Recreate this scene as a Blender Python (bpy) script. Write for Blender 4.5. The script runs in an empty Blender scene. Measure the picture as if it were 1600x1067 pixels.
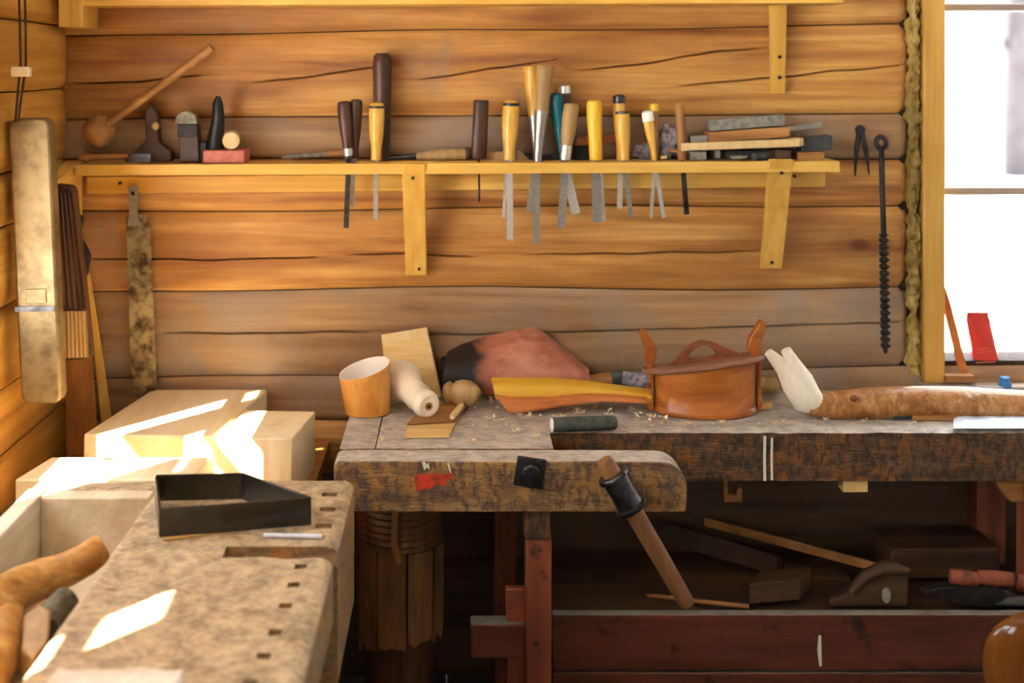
import bpy, math, random
from mathutils import Vector, Matrix, noise as mnoise

random.seed(7)
sc = bpy.context.scene
col = sc.collection

# ---------------------------------------------------------------- camera
F, CX, CY, EYE = 1900.0, 715.0, 100.0, 1.74        # focal length in px of a 1600x1067 frame, principal point, eye height
cam_d = bpy.data.cameras.new('camera')
cam_d.sensor_fit = 'HORIZONTAL'; cam_d.sensor_width = 36.0
cam_d.lens = 36.0 * F / 1600.0
cam_d.shift_x = (800 - CX) / 1600.0
cam_d.shift_y = -(533.5 - CY) / 1600.0
cam_d.clip_start = 0.02; cam_d.clip_end = 200
cam_d.dof.use_dof = True; cam_d.dof.focus_distance = 2.95; cam_d.dof.aperture_fstop = 2.0
cam = bpy.data.objects.new('camera', cam_d); col.objects.link(cam)
cam.location = (0, 0, EYE); cam.rotation_euler = (math.pi / 2, 0, 0)
sc.camera = cam

# ---------------------------------------------------------------- world, sun, exposure
world = bpy.data.worlds.new('winter_sky'); sc.world = world; world.use_nodes = True
bg = world.node_tree.nodes['Background']
bg.inputs['Color'].default_value = (0.76, 0.88, 1.0, 1)
bg.inputs['Strength'].default_value = 2.2
SUN = Vector((0.64, 0.77, -0.75)).normalized()
sun_d = bpy.data.lights.new('sun', 'SUN'); sun_d.energy = 14.0; sun_d.angle = math.radians(0.6); sun_d.color = (1.0, 0.90, 0.72)
sun = bpy.data.objects.new('sun', sun_d); col.objects.link(sun)
sun.rotation_euler = SUN.to_track_quat('-Z', 'Y').to_euler(); sun.location = (-6, -6, 8)
vs = sc.view_settings
vs.view_transform = 'Standard'; vs.look = 'None'; vs.gamma = 1.0; vs.use_curve_mapping = False
vs.exposure = 3.25

def portal(name, loc, rot, sx, sy):                 # tells the renderer where the sky comes in; gives no light of its own
    l = bpy.data.lights.new(name, 'AREA'); l.shape = 'RECTANGLE'; l.size = sx; l.size_y = sy; l.cycles.is_portal = True
    o = bpy.data.objects.new(name, l); col.objects.link(o); o.location = loc; o.rotation_euler = rot
    return o
portal('portal_side', (-1.28, 0.36, 1.59), (0, -math.pi / 2, 0), 0.92, 0.95)
portal('portal_high', (-1.28, 1.70, 1.5), (0, -math.pi / 2, 0), 1.2, 1.9)
portal('portal_bench', (1.85, 3.66, 1.6), (-math.pi / 2, 0, 0), 1.0, 1.6)

# ---------------------------------------------------------------- helpers
def P(u, v, d):
    return Vector(((u - CX) / F * d, d, EYE - (v - CY) / F * d))
def S(px, d): return px / F * d
def lin(h):
    h = h.lstrip('#'); out = []
    for i in (0, 2, 4):
        c = int(h[i:i + 2], 16) / 255.0
        out.append(c / 12.92 if c <= 0.04045 else ((c + 0.055) / 1.055) ** 2.4)
    return tuple(out) + (1.0,)
def lerp(a, b, t): return a + (b - a) * t
def interp(pts, x):
    if x <= pts[0][0]: return pts[0][1]
    for (x0, y0), (x1, y1) in zip(pts, pts[1:]):
        if x <= x1: return lerp(y0, y1, (x - x0) / (x1 - x0))
    return pts[-1][1]

class MB:
    def __init__(s): s.v = []; s.f = []
    def add(s, vs, fs):
        b = len(s.v); s.v += [Vector(p) for p in vs]; s.f += [tuple(i + b for i in f) for f in fs]; return s
    def hexa(s, p):                                    # 8 corners: bottom 4 ccw, top 4 ccw
        return s.add(p, [(3, 2, 1, 0), (4, 5, 6, 7), (0, 1, 5, 4), (1, 2, 6, 5), (2, 3, 7, 6), (3, 0, 4, 7)])
    def box(s, x0, x1, y0, y1, z0, z1, m=None):
        p = [Vector(q) for q in ((x0, y0, z0), (x1, y0, z0), (x1, y1, z0), (x0, y1, z0), (x0, y0, z1), (x1, y0, z1), (x1, y1, z1), (x0, y1, z1))]
        if m is not None: p = [m @ q for q in p]
        return s.hexa(p)
    def prism(s, pts, vec):                            # closed polygon pushed along vec
        n = len(pts); a = [Vector(p) for p in pts]; b = [p + Vector(vec) for p in a]
        return s.add(a + b, [tuple(reversed(range(n))), tuple(range(n, 2 * n))] + [(i, (i + 1) % n, n + (i + 1) % n, n + i) for i in range(n)])
    def tube(s, pts, radii, n=12, caps=True, flat=1.0, wob=0.0, seed=0):
        pts = [Vector(p) for p in pts]
        if not hasattr(radii, '__len__'): radii = [radii] * len(pts)
        t0 = (pts[1] - pts[0]).normalized()
        ref = Vector((0, 1, 0)) if abs(t0.y) < 0.9 else Vector((1, 0, 0))
        b = len(s.v); rings = []
        for i, p in enumerate(pts):
            t = (pts[min(i + 1, len(pts) - 1)] - pts[max(i - 1, 0)]).normalized()
            nx = ref - t * ref.dot(t)
            nx.normalize(); ny = t.cross(nx)
            ring = []
            for k in range(n):
                a = 2 * math.pi * k / n; r = radii[i]
                if wob: r *= 1 + wob * mnoise.noise(Vector((i * 0.55 + seed, math.cos(a) * 1.1, math.sin(a) * 1.1)))
                ring.append(p + nx * (math.cos(a) * r * flat) + ny * (math.sin(a) * r))
            rings.append(ring)
        vv = [q for r in rings for q in r]; ff = []
        for i in range(len(rings) - 1):
            for k in range(n):
                ff.append((i * n + k, i * n + (k + 1) % n, (i + 1) * n + (k + 1) % n, (i + 1) * n + k))
        if caps:
            ff.append(tuple(reversed(range(n)))); ff.append(tuple(range((len(rings) - 1) * n, len(rings) * n)))
        return s.add(vv, ff)
    def lathe(s, A, B, prof, n=16, flat=1.0):          # prof: (t along A->B, radius)
        A = Vector(A); B = Vector(B)
        return s.tube([A.lerp(B, t) for t, r in prof], [r for t, r in prof], n, True, flat)
    def grid(s, rows, th=0.0, closed=False):           # rows of points; th: thickness along the normal (solid sheet)
        h = len(rows); w = len(rows[0]); vv = [Vector(p) for r in rows for p in r]
        ff = [(i * w + j, i * w + j + 1, (i + 1) * w + j + 1, (i + 1) * w + j) for i in range(h - 1) for j in range(w - 1)]
        if not th: return s.add(vv, ff)
        nr = [Vector() for _ in vv]
        for f in ff:
            a, b, c, d = (vv[k] for k in f); q = (c - a).cross(d - b)
            for k in f: nr[k] += q
        bk = [p - (m.normalized() if m.length else Vector((0, 0, 1))) * th for p, m in zip(vv, nr)]
        N = len(vv); ff2 = ff + [tuple(N + k for k in reversed(f)) for f in ff]
        rim = [j for j in range(w)] + [i * w + w - 1 for i in range(1, h)] + [(h - 1) * w + j for j in range(w - 2, -1, -1)] + [i * w for i in range(h - 2, 0, -1)]
        for a, b in zip(rim, rim[1:] + rim[:1]): ff2.append((b, a, N + a, N + b))
        return s.add(vv + bk, ff2)
    def blob(s, c, r, rx=1, ry=1, rz=1, nu=20, nv=12, wob=0.0, fq=1.0, seed=0):
        c = Vector(c); vv = []; ff = []
        for i in range(nv + 1):
            ph = math.pi * i / nv
            for k in range(nu):
                a = 2 * math.pi * k / nu
                n = Vector((math.sin(ph) * math.cos(a), math.sin(ph) * math.sin(a), math.cos(ph)))
                q = r * (1 + (wob * mnoise.noise(n * fq + Vector((seed, seed * 2, 0))) if wob else 0))
                vv.append(c + Vector((n.x * q * rx, n.y * q * ry, n.z * q * rz)))
        for i in range(nv):
            for k in range(nu):
                ff.append((i * nu + k, (i + 1) * nu + k, (i + 1) * nu + (k + 1) % nu, i * nu + (k + 1) % nu))
        return s.add(vv, ff)
    def build(s, name, mat, parent=None, bevel=0.0, seg=2, angle=40, smooth=True, label=None, jitter=0.0):
        off = Vector(parent.get('_o', (0, 0, 0))) if parent is not None else Vector(s.o if hasattr(s, 'o') else (0, 0, 0))
        me = bpy.data.meshes.new(name)
        vv = s.v
        if jitter: vv = [p + mnoise.noise_vector(p * 9.0) * jitter for p in vv]
        me.from_pydata([tuple(p - off) for p in vv], [], s.f)
        me.validate(); me.update()
        import bmesh
        bm = bmesh.new(); bm.from_mesh(me); bmesh.ops.remove_doubles(bm, verts=bm.verts, dist=1e-6)
        bmesh.ops.recalc_face_normals(bm, faces=bm.faces); bm.to_mesh(me); bm.free()
        if smooth:
            me.polygons.foreach_set('use_smooth', [True] * len(me.polygons)); me.set_sharp_from_angle(angle=math.radians(angle))
        if mat is not None: me.materials.append(mat)
        o = bpy.data.objects.new(name, me); col.objects.link(o)
        if parent is not None: o.parent = parent
        else: o.location = off
        if bevel:
            m = o.modifiers.new('edge', 'BEVEL'); m.width = bevel; m.segments = seg; m.limit_method = 'ANGLE'; m.angle_limit = math.radians(35); m.harden_normals = False
        if label: o['label'] = label
        return o

def tag(o, label, cat, group=None, kind=None):
    o['label'] = label; o['category'] = cat
    if group: o['group'] = group
    if kind: o['kind'] = kind
    return o
def thing(name, label, cat, loc, group=None, kind=None):
    o = bpy.data.objects.new(name, None); col.objects.link(o); o.location = loc; o.empty_display_size = 0.05
    o['_o'] = tuple(loc)
    return tag(o, label, cat, group, kind)
def solo(mb, name, mat, label, cat, base, group=None, **k):     # a thing that is one mesh
    mb.o = tuple(base)
    return tag(mb.build(name, mat, None, **k), label, cat, group)

# ---------------------------------------------------------------- materials
class N:
    def __init__(s, name):
        s.m = bpy.data.materials.new(name); s.m.use_nodes = True; s.t = s.m.node_tree; s.b = s.t.nodes['Principled BSDF']
        s.b.inputs['Specular IOR Level'].default_value = 0.35
    def n(s, kind, **kw):
        x = s.t.nodes.new(kind)
        for k, v in kw.items():
            if hasattr(x, k) and k not in x.inputs.keys(): setattr(x, k, v)
        return x
    def l(s, a, b): s.t.links.new(a, b)
    def coord(s, scale=(1, 1, 1), rot=(0, 0, 0)):
        tc = s.n('ShaderNodeTexCoord'); mp = s.n('ShaderNodeMapping'); mp.inputs['Scale'].default_value = scale; mp.inputs['Rotation'].default_value = rot
        s.l(tc.outputs['Object'], mp.inputs['Vector']); return mp.outputs['Vector']
    def noise(s, vec, scale, detail=4, rough=0.55, dist=0.0, rnd=True):
        x = s.n('ShaderNodeTexNoise'); x.noise_dimensions = '4D' if rnd else '3D'
        x.inputs['Scale'].default_value = scale; x.inputs['Detail'].default_value = detail; x.inputs['Roughness'].default_value = rough; x.inputs['Distortion'].default_value = dist
        s.l(vec, x.inputs['Vector'])
        if rnd:
            if not hasattr(s, 'oi'): s.oi = s.n('ShaderNodeObjectInfo')
            mu = s.n('ShaderNodeMath'); mu.operation = 'MULTIPLY'; mu.inputs[1].default_value = 37.0
            s.l(s.oi.outputs['Random'], mu.inputs[0]); s.l(mu.outputs[0], x.inputs['W'])
        return x.outputs['Fac']
    def ramp(s, fac, stops, interp_='LINEAR'):
        r = s.n('ShaderNodeValToRGB'); e = r.color_ramp.elements; r.color_ramp.interpolation = interp_
        while len(e) > 1: e.remove(e[-1])
        e[0].position = stops[0][0]; e[0].color = stops[0][1]
        for p, c in stops[1:]:
            q = e.new(p); q.color = c
        s.l(fac, r.inputs['Fac']); return r.outputs['Color']
    def mask(s, fac, a, b):
        r = s.n('ShaderNodeMapRange'); r.clamp = True; r.interpolation_type = 'SMOOTHSTEP'
        r.inputs['From Min'].default_value = a; r.inputs['From Max'].default_value = b
        s.l(fac, r.inputs['Value']); return r.outputs['Result']
    def math(s, op, a, b):
        x = s.n('ShaderNodeMath'); x.operation = op
        for i, q in enumerate((a, b)):
            if isinstance(q, (int, float)): x.inputs[i].default_value = q
            else: s.l(q, x.inputs[i])
        return x.outputs[0]
    def mix(s, fac, a, b, mode='MIX'):
        x = s.n('ShaderNodeMix'); x.data_type = 'RGBA'; x.blend_type = mode
        ia, ib = x.inputs[6], x.inputs[7]
        if isinstance(fac, (int, float)): x.inputs[0].default_value = fac
        else: s.l(fac, x.inputs[0])
        for q, i in ((a, ia), (b, ib)):
            if isinstance(q, tuple): i.default_value = q
            else: s.l(q, i)
        return x.outputs[2]
    def bump(s, h, strength, dist=0.004):
        b = s.n('ShaderNodeBump'); b.inputs['Strength'].default_value = strength; b.inputs['Distance'].default_value = dist
        s.l(h, b.inputs['Height']); s.l(b.outputs['Normal'], s.b.inputs['Normal'])
    def up(s):
        g = s.n('ShaderNodeNewGeometry'); x = s.n('ShaderNodeSeparateXYZ'); s.l(g.outputs['Normal'], x.inputs[0]); return x.outputs['Z']
    def done(s, colr, rough=0.6, metal=0.0):
        if isinstance(colr, tuple): s.b.inputs['Base Color'].default_value = colr
        else: s.l(colr, s.b.inputs['Base Color'])
        if isinstance(rough, (int, float)): s.b.inputs['Roughness'].default_value = rough
        else: s.l(rough, s.b.inputs['Roughness'])
        s.b.inputs['Metallic'].default_value = metal
        return s.m

def ax(axis, f, stretch):
    v = [f, f, f]; v['XYZ'.index(axis)] = f / stretch; return tuple(v)

def wood(name, dark, mid, light, axis='X', f=26.0, stretch=14.0, rough=0.6, bump=0.25, knots=0.0, dust=None, blot=None):
    m = N(name)
    c = m.coord(ax(axis, f, stretch))
    g1 = m.noise(c, 1.0, 5, 0.6, 0.5)
    g2 = m.noise(m.coord(ax(axis, f * 6, stretch * 3)), 1.0, 3, 0.6)
    colr = m.ramp(g1, [(0.28, lin(dark)), (0.5, lin(mid)), (0.72, lin(light))])
    colr = m.mix(m.mask(g2, 0.35, 0.75), m.mix(0.30, colr, lin(dark)), colr)
    big = m.noise(m.coord(ax(axis, 5.0, 3.0)), 1.0, 4, 0.6)
    colr = m.mix(m.math('MULTIPLY', m.mask(big, 0.42, 0.7), 0.6), colr, lin(dark))
    if blot:
        bc, lo, hi, sc_ = blot
        colr = m.mix(m.mask(m.noise(m.coord((sc_, sc_, sc_)), 1.0, 6, 0.65, 0.3), lo, hi), colr, lin(bc))
    if knots:
        vo = m.n('ShaderNodeTexVoronoi'); vo.inputs['Scale'].default_value = 1.0; vo.inputs['Randomness'].default_value = 1.0
        kv = list(ax(axis, knots, 1.7)); kv['YXY'['XYZ'.index(axis)] == 'Y' and 1 or 0] = 0.0
        m.l(m.coord(tuple(kv)), vo.inputs['Vector'])
        k = m.math('ADD', m.mask(vo.outputs['Distance'], 0.085, 0.035), m.math('MULTIPLY', m.mask(vo.outputs['Distance'], 0.22, 0.09), 0.35))
        colr = m.mix(m.math('MULTIPLY', k, 0.6), colr, lin('#5a2c12'))
    if dust:
        dn = m.noise(m.coord((14, 14, 14)), 1.0, 5, 0.6)
        colr = m.mix(m.math('MULTIPLY', m.mask(m.up(), 0.6, 0.95), m.mask(dn, 0.15, 0.6)), colr, lin(dust))
    m.bump(m.math('ADD', g1, m.math('MULTIPLY', g2, 0.6)), bump)
    return m.done(colr, rough)

def plain(name, c, rough=0.5, metal=0.0, var=None, f=30, bump=0.0):
    m = N(name); colr = lin(c)
    if var:
        nn = m.noise(m.coord((f, f, f)), 1.0, 5, 0.6); colr = m.mix(m.mask(nn, 0.38, 0.66), lin(c), lin(var))
        if bump: m.bump(nn, bump)
    return m.done(colr, rough, metal)

M = {}
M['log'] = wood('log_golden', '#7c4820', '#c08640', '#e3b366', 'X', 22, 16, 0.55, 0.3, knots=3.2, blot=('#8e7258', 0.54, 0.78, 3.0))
M['log_low'] = wood('log_shaded', '#3e2c1c', '#5c4630', '#70583e', 'X', 22, 16, 0.6, 0.3)  # darkened log copy: paints in the shade under the bench
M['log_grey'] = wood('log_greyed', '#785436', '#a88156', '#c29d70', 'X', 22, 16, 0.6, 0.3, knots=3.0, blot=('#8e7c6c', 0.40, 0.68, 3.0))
M['log_side'] = wood('log_side', '#9a6426', '#c8923e', '#e0b05a', 'Y', 22, 14, 0.55, 0.3, knots=3.0)
M['chink'] = plain('tow_chinking', '#3a2614', 0.95, 0, '#24180e', 60, .5)
M['pine'] = wood('pine_shelf', '#bd8a36', '#dbac50', '#e8c06c', 'X', 24, 18, 0.45, 0.12, knots=2.0)
M['pine_v'] = wood('pine_bracket', '#bd8a36', '#dbac50', '#e8c06c', 'Z', 24, 18, 0.45, 0.12)
M['pine_y'] = wood('pine_side_board', '#bd8a36', '#dbac50', '#e8c06c', 'Y', 24, 14, 0.45, 0.12)
M['jamb'] = wood('jamb_pine', '#a8772f', '#c99a48', '#d8ae5e', 'Z', 24, 18, 0.5, 0.12)
M['moss'] = wood('moss_caulk', '#6e5624', '#b09248', '#dcc68a', 'Z', 60, 3, 0.9, 1.0)
M['lumber'] = wood('fresh_lumber', '#dcc08c', '#eedcb4', '#f6ead0', 'Y', 26, 14, 0.5, 0.1)
M['lumber_v'] = wood('fresh_lumber_end', '#dcc08c', '#eedcb4', '#f6ead0', 'Z', 26, 10, 0.5, 0.1)
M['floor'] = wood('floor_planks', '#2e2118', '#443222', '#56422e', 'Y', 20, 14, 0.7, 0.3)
M['ceil'] = wood('pale_bounce_boards', '#b9b4aa', '#d2cec6', '#e0ddd6', 'Y', 20, 14, 0.7, 0.2)  # pale tone given to unseen walls and ceiling to bounce neutral light

def bench_mat(name, st, dust, cols, black, blo, bhi, sc_=(60, 60, 26), dk=.8):
    # cols: dark, mid, light, amber, reddish
    m = N(name)
    g1 = m.noise(m.coord(st), 1.0, 6, 0.68, 0.6)
    g2 = m.noise(m.coord((st[0] * 4, st[1] * 4, st[2] * 4)), 1.0, 4, 0.7)
    n1 = m.noise(m.coord((22, 22, 16)), 1.0, 7, 0.7, 0.5)
    n2 = m.noise(m.coord(sc_), 1.0, 6, 0.75, 0.3)
    n3 = m.noise(m.coord((9, 9, 9)), 1.0, 5, 0.65)
    c = m.ramp(g1, [(0.3, lin(cols[0])), (0.5, lin(cols[1])), (0.7, lin(cols[2]))])
    c = m.mix(m.mask(n1, 0.47, 0.60), c, lin(cols[3]))
    c = m.mix(m.math('MULTIPLY', m.mask(n3, 0.55, 0.68), 0.6), c, lin(cols[4]))
    c = m.mix(m.math('MULTIPLY', m.mask(n2, blo, bhi), dk), c, lin(black))
    c = m.mix(m.math('MULTIPLY', m.mask(g2, 0.46, 0.36), 0.45), c, lin(cols[0]))
    d = m.math('MULTIPLY', m.mask(m.up(), 0.55, 0.95), m.mask(m.math('ADD', m.math('MULTIPLY', g1, 0.5), m.math('MULTIPLY', n2, 0.5)), 0.26, 0.50))  # upward faces: dust, with skylight glare put into the colour too
    c = m.mix(m.math('MULTIPLY', d, 0.94), c, m.ramp(m.math('ADD', m.math('MULTIPLY', g2, .5), m.math('MULTIPLY', n1, .5)), [(0.40, lin(dust[0])), (0.58, lin(dust[1]))]))
    m.bump(m.math('ADD', g1, g2), 0.7, 0.005)
    return m.done(c, 0.5)
M['bench'] = bench_mat('bench_stained', (8, 40, 40), ('#8e8276', '#cfc5b8'), ('#4a3828', '#84623c', '#b08c58', '#a07236', '#6e4438'), '#342c32', 0.47, 0.58, (46, 46, 24), .75)
M['bench_dark'] = bench_mat('bench_front_dark', (8, 40, 40), ('#8e8276', '#c8beb0'), ('#2e2016', '#5c3e24', '#7a5632', '#80501e', '#4a2c20'), '#282422', 0.46, 0.57)
M['bench_side'] = bench_mat('bench_worn_side', (16, 60, 40), ('#7a664e', '#d6be98'), ('#4e3e2e', '#8e7250', '#b8986c', '#b07c3c', '#8a6a58'), '#5a4e44', 0.50, 0.66, (30, 70, 40), .6)
M['tray'] = wood('tray_dusty', '#b9a484', '#d6c6a8', '#e6dac2', 'Y', 20, 6, 0.7, 0.2)
M['redwood'] = wood('red_painted_wood', '#5a2a1a', '#8e4a30', '#a25a3c', 'Z', 20, 8, 0.55, 0.3, blot=('#2c1a14', 0.56, 0.7, 18))
M['redwood_x'] = wood('red_painted_board', '#3a1c12', '#5e2e1c', '#743a24', 'X', 20, 8, 0.5, 0.3, dust='#7c7a70', blot=('#241612', 0.54, 0.7, 14))
M['stump'] = wood('log_post', '#4a2e18', '#8a5a30', '#a8733e', 'Z', 24, 8, 0.6, 0.5)
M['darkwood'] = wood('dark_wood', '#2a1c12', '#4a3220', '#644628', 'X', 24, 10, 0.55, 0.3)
M['darkwood_z'] = wood('dark_handle', '#2e1c12', '#4e3020', '#6a4430', 'Z', 30, 10, 0.4, 0.2)
M['midwood'] = wood('mid_wood', '#7a4e26', '#a5723c', '#bf8d52', 'X', 28, 10, 0.5, 0.25)
M['midwood_z'] = wood('mid_wood_upright', '#7a4e26', '#a5723c', '#bf8d52', 'Z', 28, 10, 0.5, 0.25)
M['palewood'] = wood('pale_wood', '#c3a06a', '#d9bc88', '#e6d0a4', 'Z', 28, 10, 0.5, 0.2)
M['palewood_x'] = wood('pale_wood_slip', '#b9924e', '#d6b070', '#e4c68c', 'X', 28, 10, 0.5, 0.2)
M['amber'] = wood('varnished_handle', '#b8842e', '#dca948', '#ecc672', 'Z', 40, 10, 0.25, 0.05)
M['dullhandle'] = wood('dull_handle', '#8a6a40', '#ad8a58', '#c4a474', 'Z', 40, 10, 0.5, 0.15)
M['yellow'] = plain('yellow_plastic', '#e3b12c', 0.3)
M['teal'] = plain('teal_plastic', '#0f5f6a', 0.3)
M['black'] = plain('black_band', '#181412', 0.4)
M['white'] = plain('white_cap', '#e6dfd2', 0.35)
M['steel'] = plain('steel', '#dedbd4', 0.40, 1.0, '#d0ccc6', 90)
M['steel_dull'] = plain('steel_dull', '#aaa49c', 0.42, 1.0, '#9c968e', 110)
M['iron'] = plain('dark_iron', '#4e4c4e', 0.32, 0.9, '#2e2a28', 40, 0.2)
M['iron_mat'] = plain('black_iron', '#1e1c1c', 0.5, 0.4, '#38302c', 40, 0.3)
M['plate'] = plain('dark_steel_plate', '#4a4946', 0.22, 0.9, '#45433f', 60)
M['rustsaw'] = plain('rusty_saw', '#a89a78', 0.4, 0.7, '#4e3a2a', 26, 0.2)
M['pewter'] = plain('worn_plane_sole', '#8e7a54', 0.42, 0.45, '#6a5638', 18, 0.1)
M['pink'] = plain('pink_paint', '#b05848', 0.5, 0, '#c2705c', 40)
M['stone'] = plain('grey_stone', '#8e897a', 0.8, 0, '#6e6a5e', 60, 0.3)
M['stone_dark'] = plain('dark_stone', '#4a4c48', 0.8, 0, '#33342f', 60, 0.3)
M['rag'] = plain('grey_rag', '#a49a9c', 0.9, 0, '#5e5660', 60, 0.3)
M['porcelain'] = plain('porcelain', '#d8c9a6', 0.3)
M['cord'] = plain('brown_cord', '#3a2416', 0.7)
M['birch_in'] = wood('birch_inner', '#8c4e32', '#b5714e', '#c98a66', 'X', 20, 5, 0.5, 0.3)
M['bark_yellow'] = wood('bark_yellow', '#c08a1e', '#dcae3a', '#e8c45c', 'X', 20, 8, 0.5, 0.15)
M['bark_orange'] = wood('bark_orange', '#8e4a20', '#b8692f', '#cc8044', 'X', 30, 6, 0.55, 0.4)
M['cup'] = wood('birch_cup', '#b8702a', '#d8943e', '#e8b268', 'Z', 22, 3, 0.4, 0.2)
M['cup_in'] = plain('cup_inside', '#e9dccb', 0.6)
M['boxwood'] = wood('bentwood', '#7e3c14', '#b06628', '#c98440', 'X', 16, 12, 0.3, 0.1)
M['boxwood_d'] = wood('bentwood_dark', '#5e2e16', '#8a4a26', '#a05e34', 'X', 20, 10, 0.4, 0.1)
M['lid'] = wood('bentwood_lid', '#6e4430', '#93664c', '#a87c62', 'X', 20, 10, 0.35, 0.1)
M['peeled'] = wood('peeled_wood', '#dcc8aa', '#eee0c8', '#f8f0e2', 'Z', 22, 5, 0.5, 0.15)
M['barky'] = wood('birch_bark_trunk', '#6e3e1a', '#b0763c', '#d6a870', 'X', 30, 0.6, 0.38, 0.6, blot=('#dccdb4', 0.56, 0.68, 14))
M['barky2'] = wood('birch_bark_root', '#8a5a22', '#c8944a', '#e8c888', 'X', 26, 1.6, 0.5, 0.6, blot=('#5a3818', 0.58, 0.70, 16))
M['greybark'] = plain('grey_bark', '#6a6650', 0.8, 0, '#474436', 60, 0.6)
M['twig'] = plain('dark_green_bark', '#4a4e44', 0.8, 0, '#343830', 50, 0.5)
M['red'] = plain('red_plastic', '#c03428', 0.45, 0, '#a82c22', 30)
M['redprint'] = plain('faded_print', '#c65a4a', 0.6)
M['blue'] = plain('blue_plastic', '#2e6aa0', 0.4)
M['paper'] = plain('white_paper', '#d8dce6', 0.7, 0, '#b8c0d0', 20)
M['redpaint'] = plain('red_paint', '#c33a22', 0.5, 0, '#8a3420', 60)
M['whitepaint'] = plain('white_paint', '#cfc5ae', 0.6)
M['snow'] = plain('snow', '#f4f5f7', 0.7)
M['outtree'] = plain('frosted_trunk', '#2c2626', 0.9, 0, '#241c1c', 3)
M['gloss'] = wood('polished_brown', '#4a260c', '#6e4018', '#845022', 'Z', 12, 6, 0.10, 0.03)
M['shaving'] = plain('shaving', '#dcc49a', 0.6)
g = N('window_glass'); g.b.inputs['Transmission Weight'].default_value = 1.0; g.b.inputs['IOR'].default_value = 1.01
M['glass'] = g.done((1, 1, 1, 1), 0.0)
M['muntin'] = wood('muntin_paint', '#7c6a62', '#a0907f', '#b4a594', 'X', 24, 12, 0.5, 0.1)

# ================================================================ THE SETTING
WY = 3.45
def wob(i, x, a=0.011): return a * mnoise.noise(Vector((x * 1.3, i * 7.7, 0.3)))
JOINT = [(-330, -345), (-225, -240), (-130, -142), (-40, -52), (57, 37), (190, 174), (250, 248), (330, 323), (455, 450), (592, 577), (660, 650), (745, 742), (872, 872), (965, 965), (1058, 1058)]
def jz(i, x):                                            # height of joint i on the back wall at X
    u = CX + x * F / WY; l, r = JOINT[i]
    v = lerp(l, r, (u - 120) / 1300.0)
    return EYE - (v - CY) / F * WY + (wob(i, x) if 0 < i < len(JOINT) - 1 else 0)
def log_mesh(x0, x1, zb, zt, tracks=(), plane='Y', step=0.03, bulge=0.013, rnd=0.03, cr=0.0035):
    """a squared timber with a rounded face, wavy joints and drying checks; tracks: [[(x,z,...)...]...] low to high"""
    n = max(4, int((x1 - x0) / step)); cols = []
    for i in range(n + 1):
        x = lerp(x0, x1, i / n); b = zb(x) + 0.0018; t = zt(x) - 0.0018
        segs = []
        for tr in tracks:
            zc = None; dep = 0
            for sg in tr:
                if sg[0][0] <= x <= sg[-1][0]:
                    zc = interp(sg, x) + 0.004 * mnoise.noise(Vector((x * 9, sg[0][1] * 9, 2)))
                    e = min(x - sg[0][0], sg[-1][0] - x); dep = min(1.0, e / 0.10)
            if zc is None:
                allp = sorted([p for sg in tr for p in sg]); zc = interp(allp, x)
            segs.append((zc, dep))
        e = min(x - x0, x1 - x); rec = 0 if e > rnd else (1 - math.sqrt(max(0, 1 - (1 - e / rnd) ** 2))) * 0.022
        row = []
        stops = [b] + [zc for zc, _ in segs] + [t]
        for k in range(len(stops) - 1):
            lo, hi = stops[k], stops[k + 1]
            if k > 0: lo += cr
            if k < len(stops) - 2: hi -= cr
            fr = (0, .05, .14, .32, .55, .78, .92, 1) if len(stops) == 2 else ((0, .06, .18, .45, .8, 1) if k == 0 else ((0, .2, .55, .82, .94, 1) if k == len(stops) - 2 else (0, .5, 1)))
            for q in fr: row.append((lerp(lo, hi, q), 0))
            if k < len(stops) - 2: row.append((segs[k][0], segs[k][1]))
        out = []
        for z, dep in row:
            fz = (z - b) / (t - b); y = bulge * abs(2 * fz - 1) ** 8 + rec + 0.016 * dep
            y += 0.004 * mnoise.noise(Vector((x * 2, z * 6, 5)))
            out.append((x, y, z))
        cols.append(out)
    rows = [[c[j] for c in cols] for j in range(len(cols[0]))]
    bk = 0.15
    top = [(x, bk, z) for x, y, z in rows[-1]]; bot = [(x, bk, z) for x, y, z in rows[0]]
    rows = [bot] + rows + [top]
    mb = MB()
    if plane == 'Y': rows = [[(x, WY + y, z) for x, y, z in r] for r in rows]
    else: rows = [[(plane - y, x, z) for x, y, z in r] for r in rows]      # plane: X of a wall facing +X
    mb.grid(rows)
    h = len(rows); w = len(rows[0])
    mb.f += [tuple(i * w for i in range(h)), tuple(i * w + w - 1 for i in reversed(range(h)))]
    mb.f += [((h - 1) * w + j, (h - 1) * w + j + 1, j + 1, j) for j in range(w - 1)]
    return mb
def pz(u, v): return ((u - CX) / F * WY, EYE - (v - CY) / F * WY)
CHECK = {4: [[[pz(1040, 137), pz(1240, 118), pz(1421, 101)]],
             [[pz(105, 131), pz(220, 128), pz(300, 118), pz(345, 113)], [pz(380, 130), pz(480, 121), pz(560, 108), pz(625, 100)],
              [pz(640, 126), pz(700, 120), pz(760, 108), pz(880, 93)], [pz(890, 112), pz(1000, 100), pz(1120, 81), pz(1210, 74)]]],
         7: [[[pz(130, 404), pz(330, 406), pz(512, 402)], [pz(530, 400), pz(650, 396), pz(760, 402)], [pz(800, 398), pz(1000, 396), pz(1200, 392)]]],
         8: [[[pz(245, 520), pz(420, 521), pz(600, 517)], [pz(620, 524), pz(900, 519), pz(1150, 511), pz(1421, 503)]]]}
CHECK[4] = [CHECK[4][0], CHECK[4][1]]
wall = thing('wall_back', 'golden squared log wall behind the tool shelf and the back bench', 'wall', (0, 0, 0), kind='structure')
X0, XE, XW = -1.20, 1.283, 2.30
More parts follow.
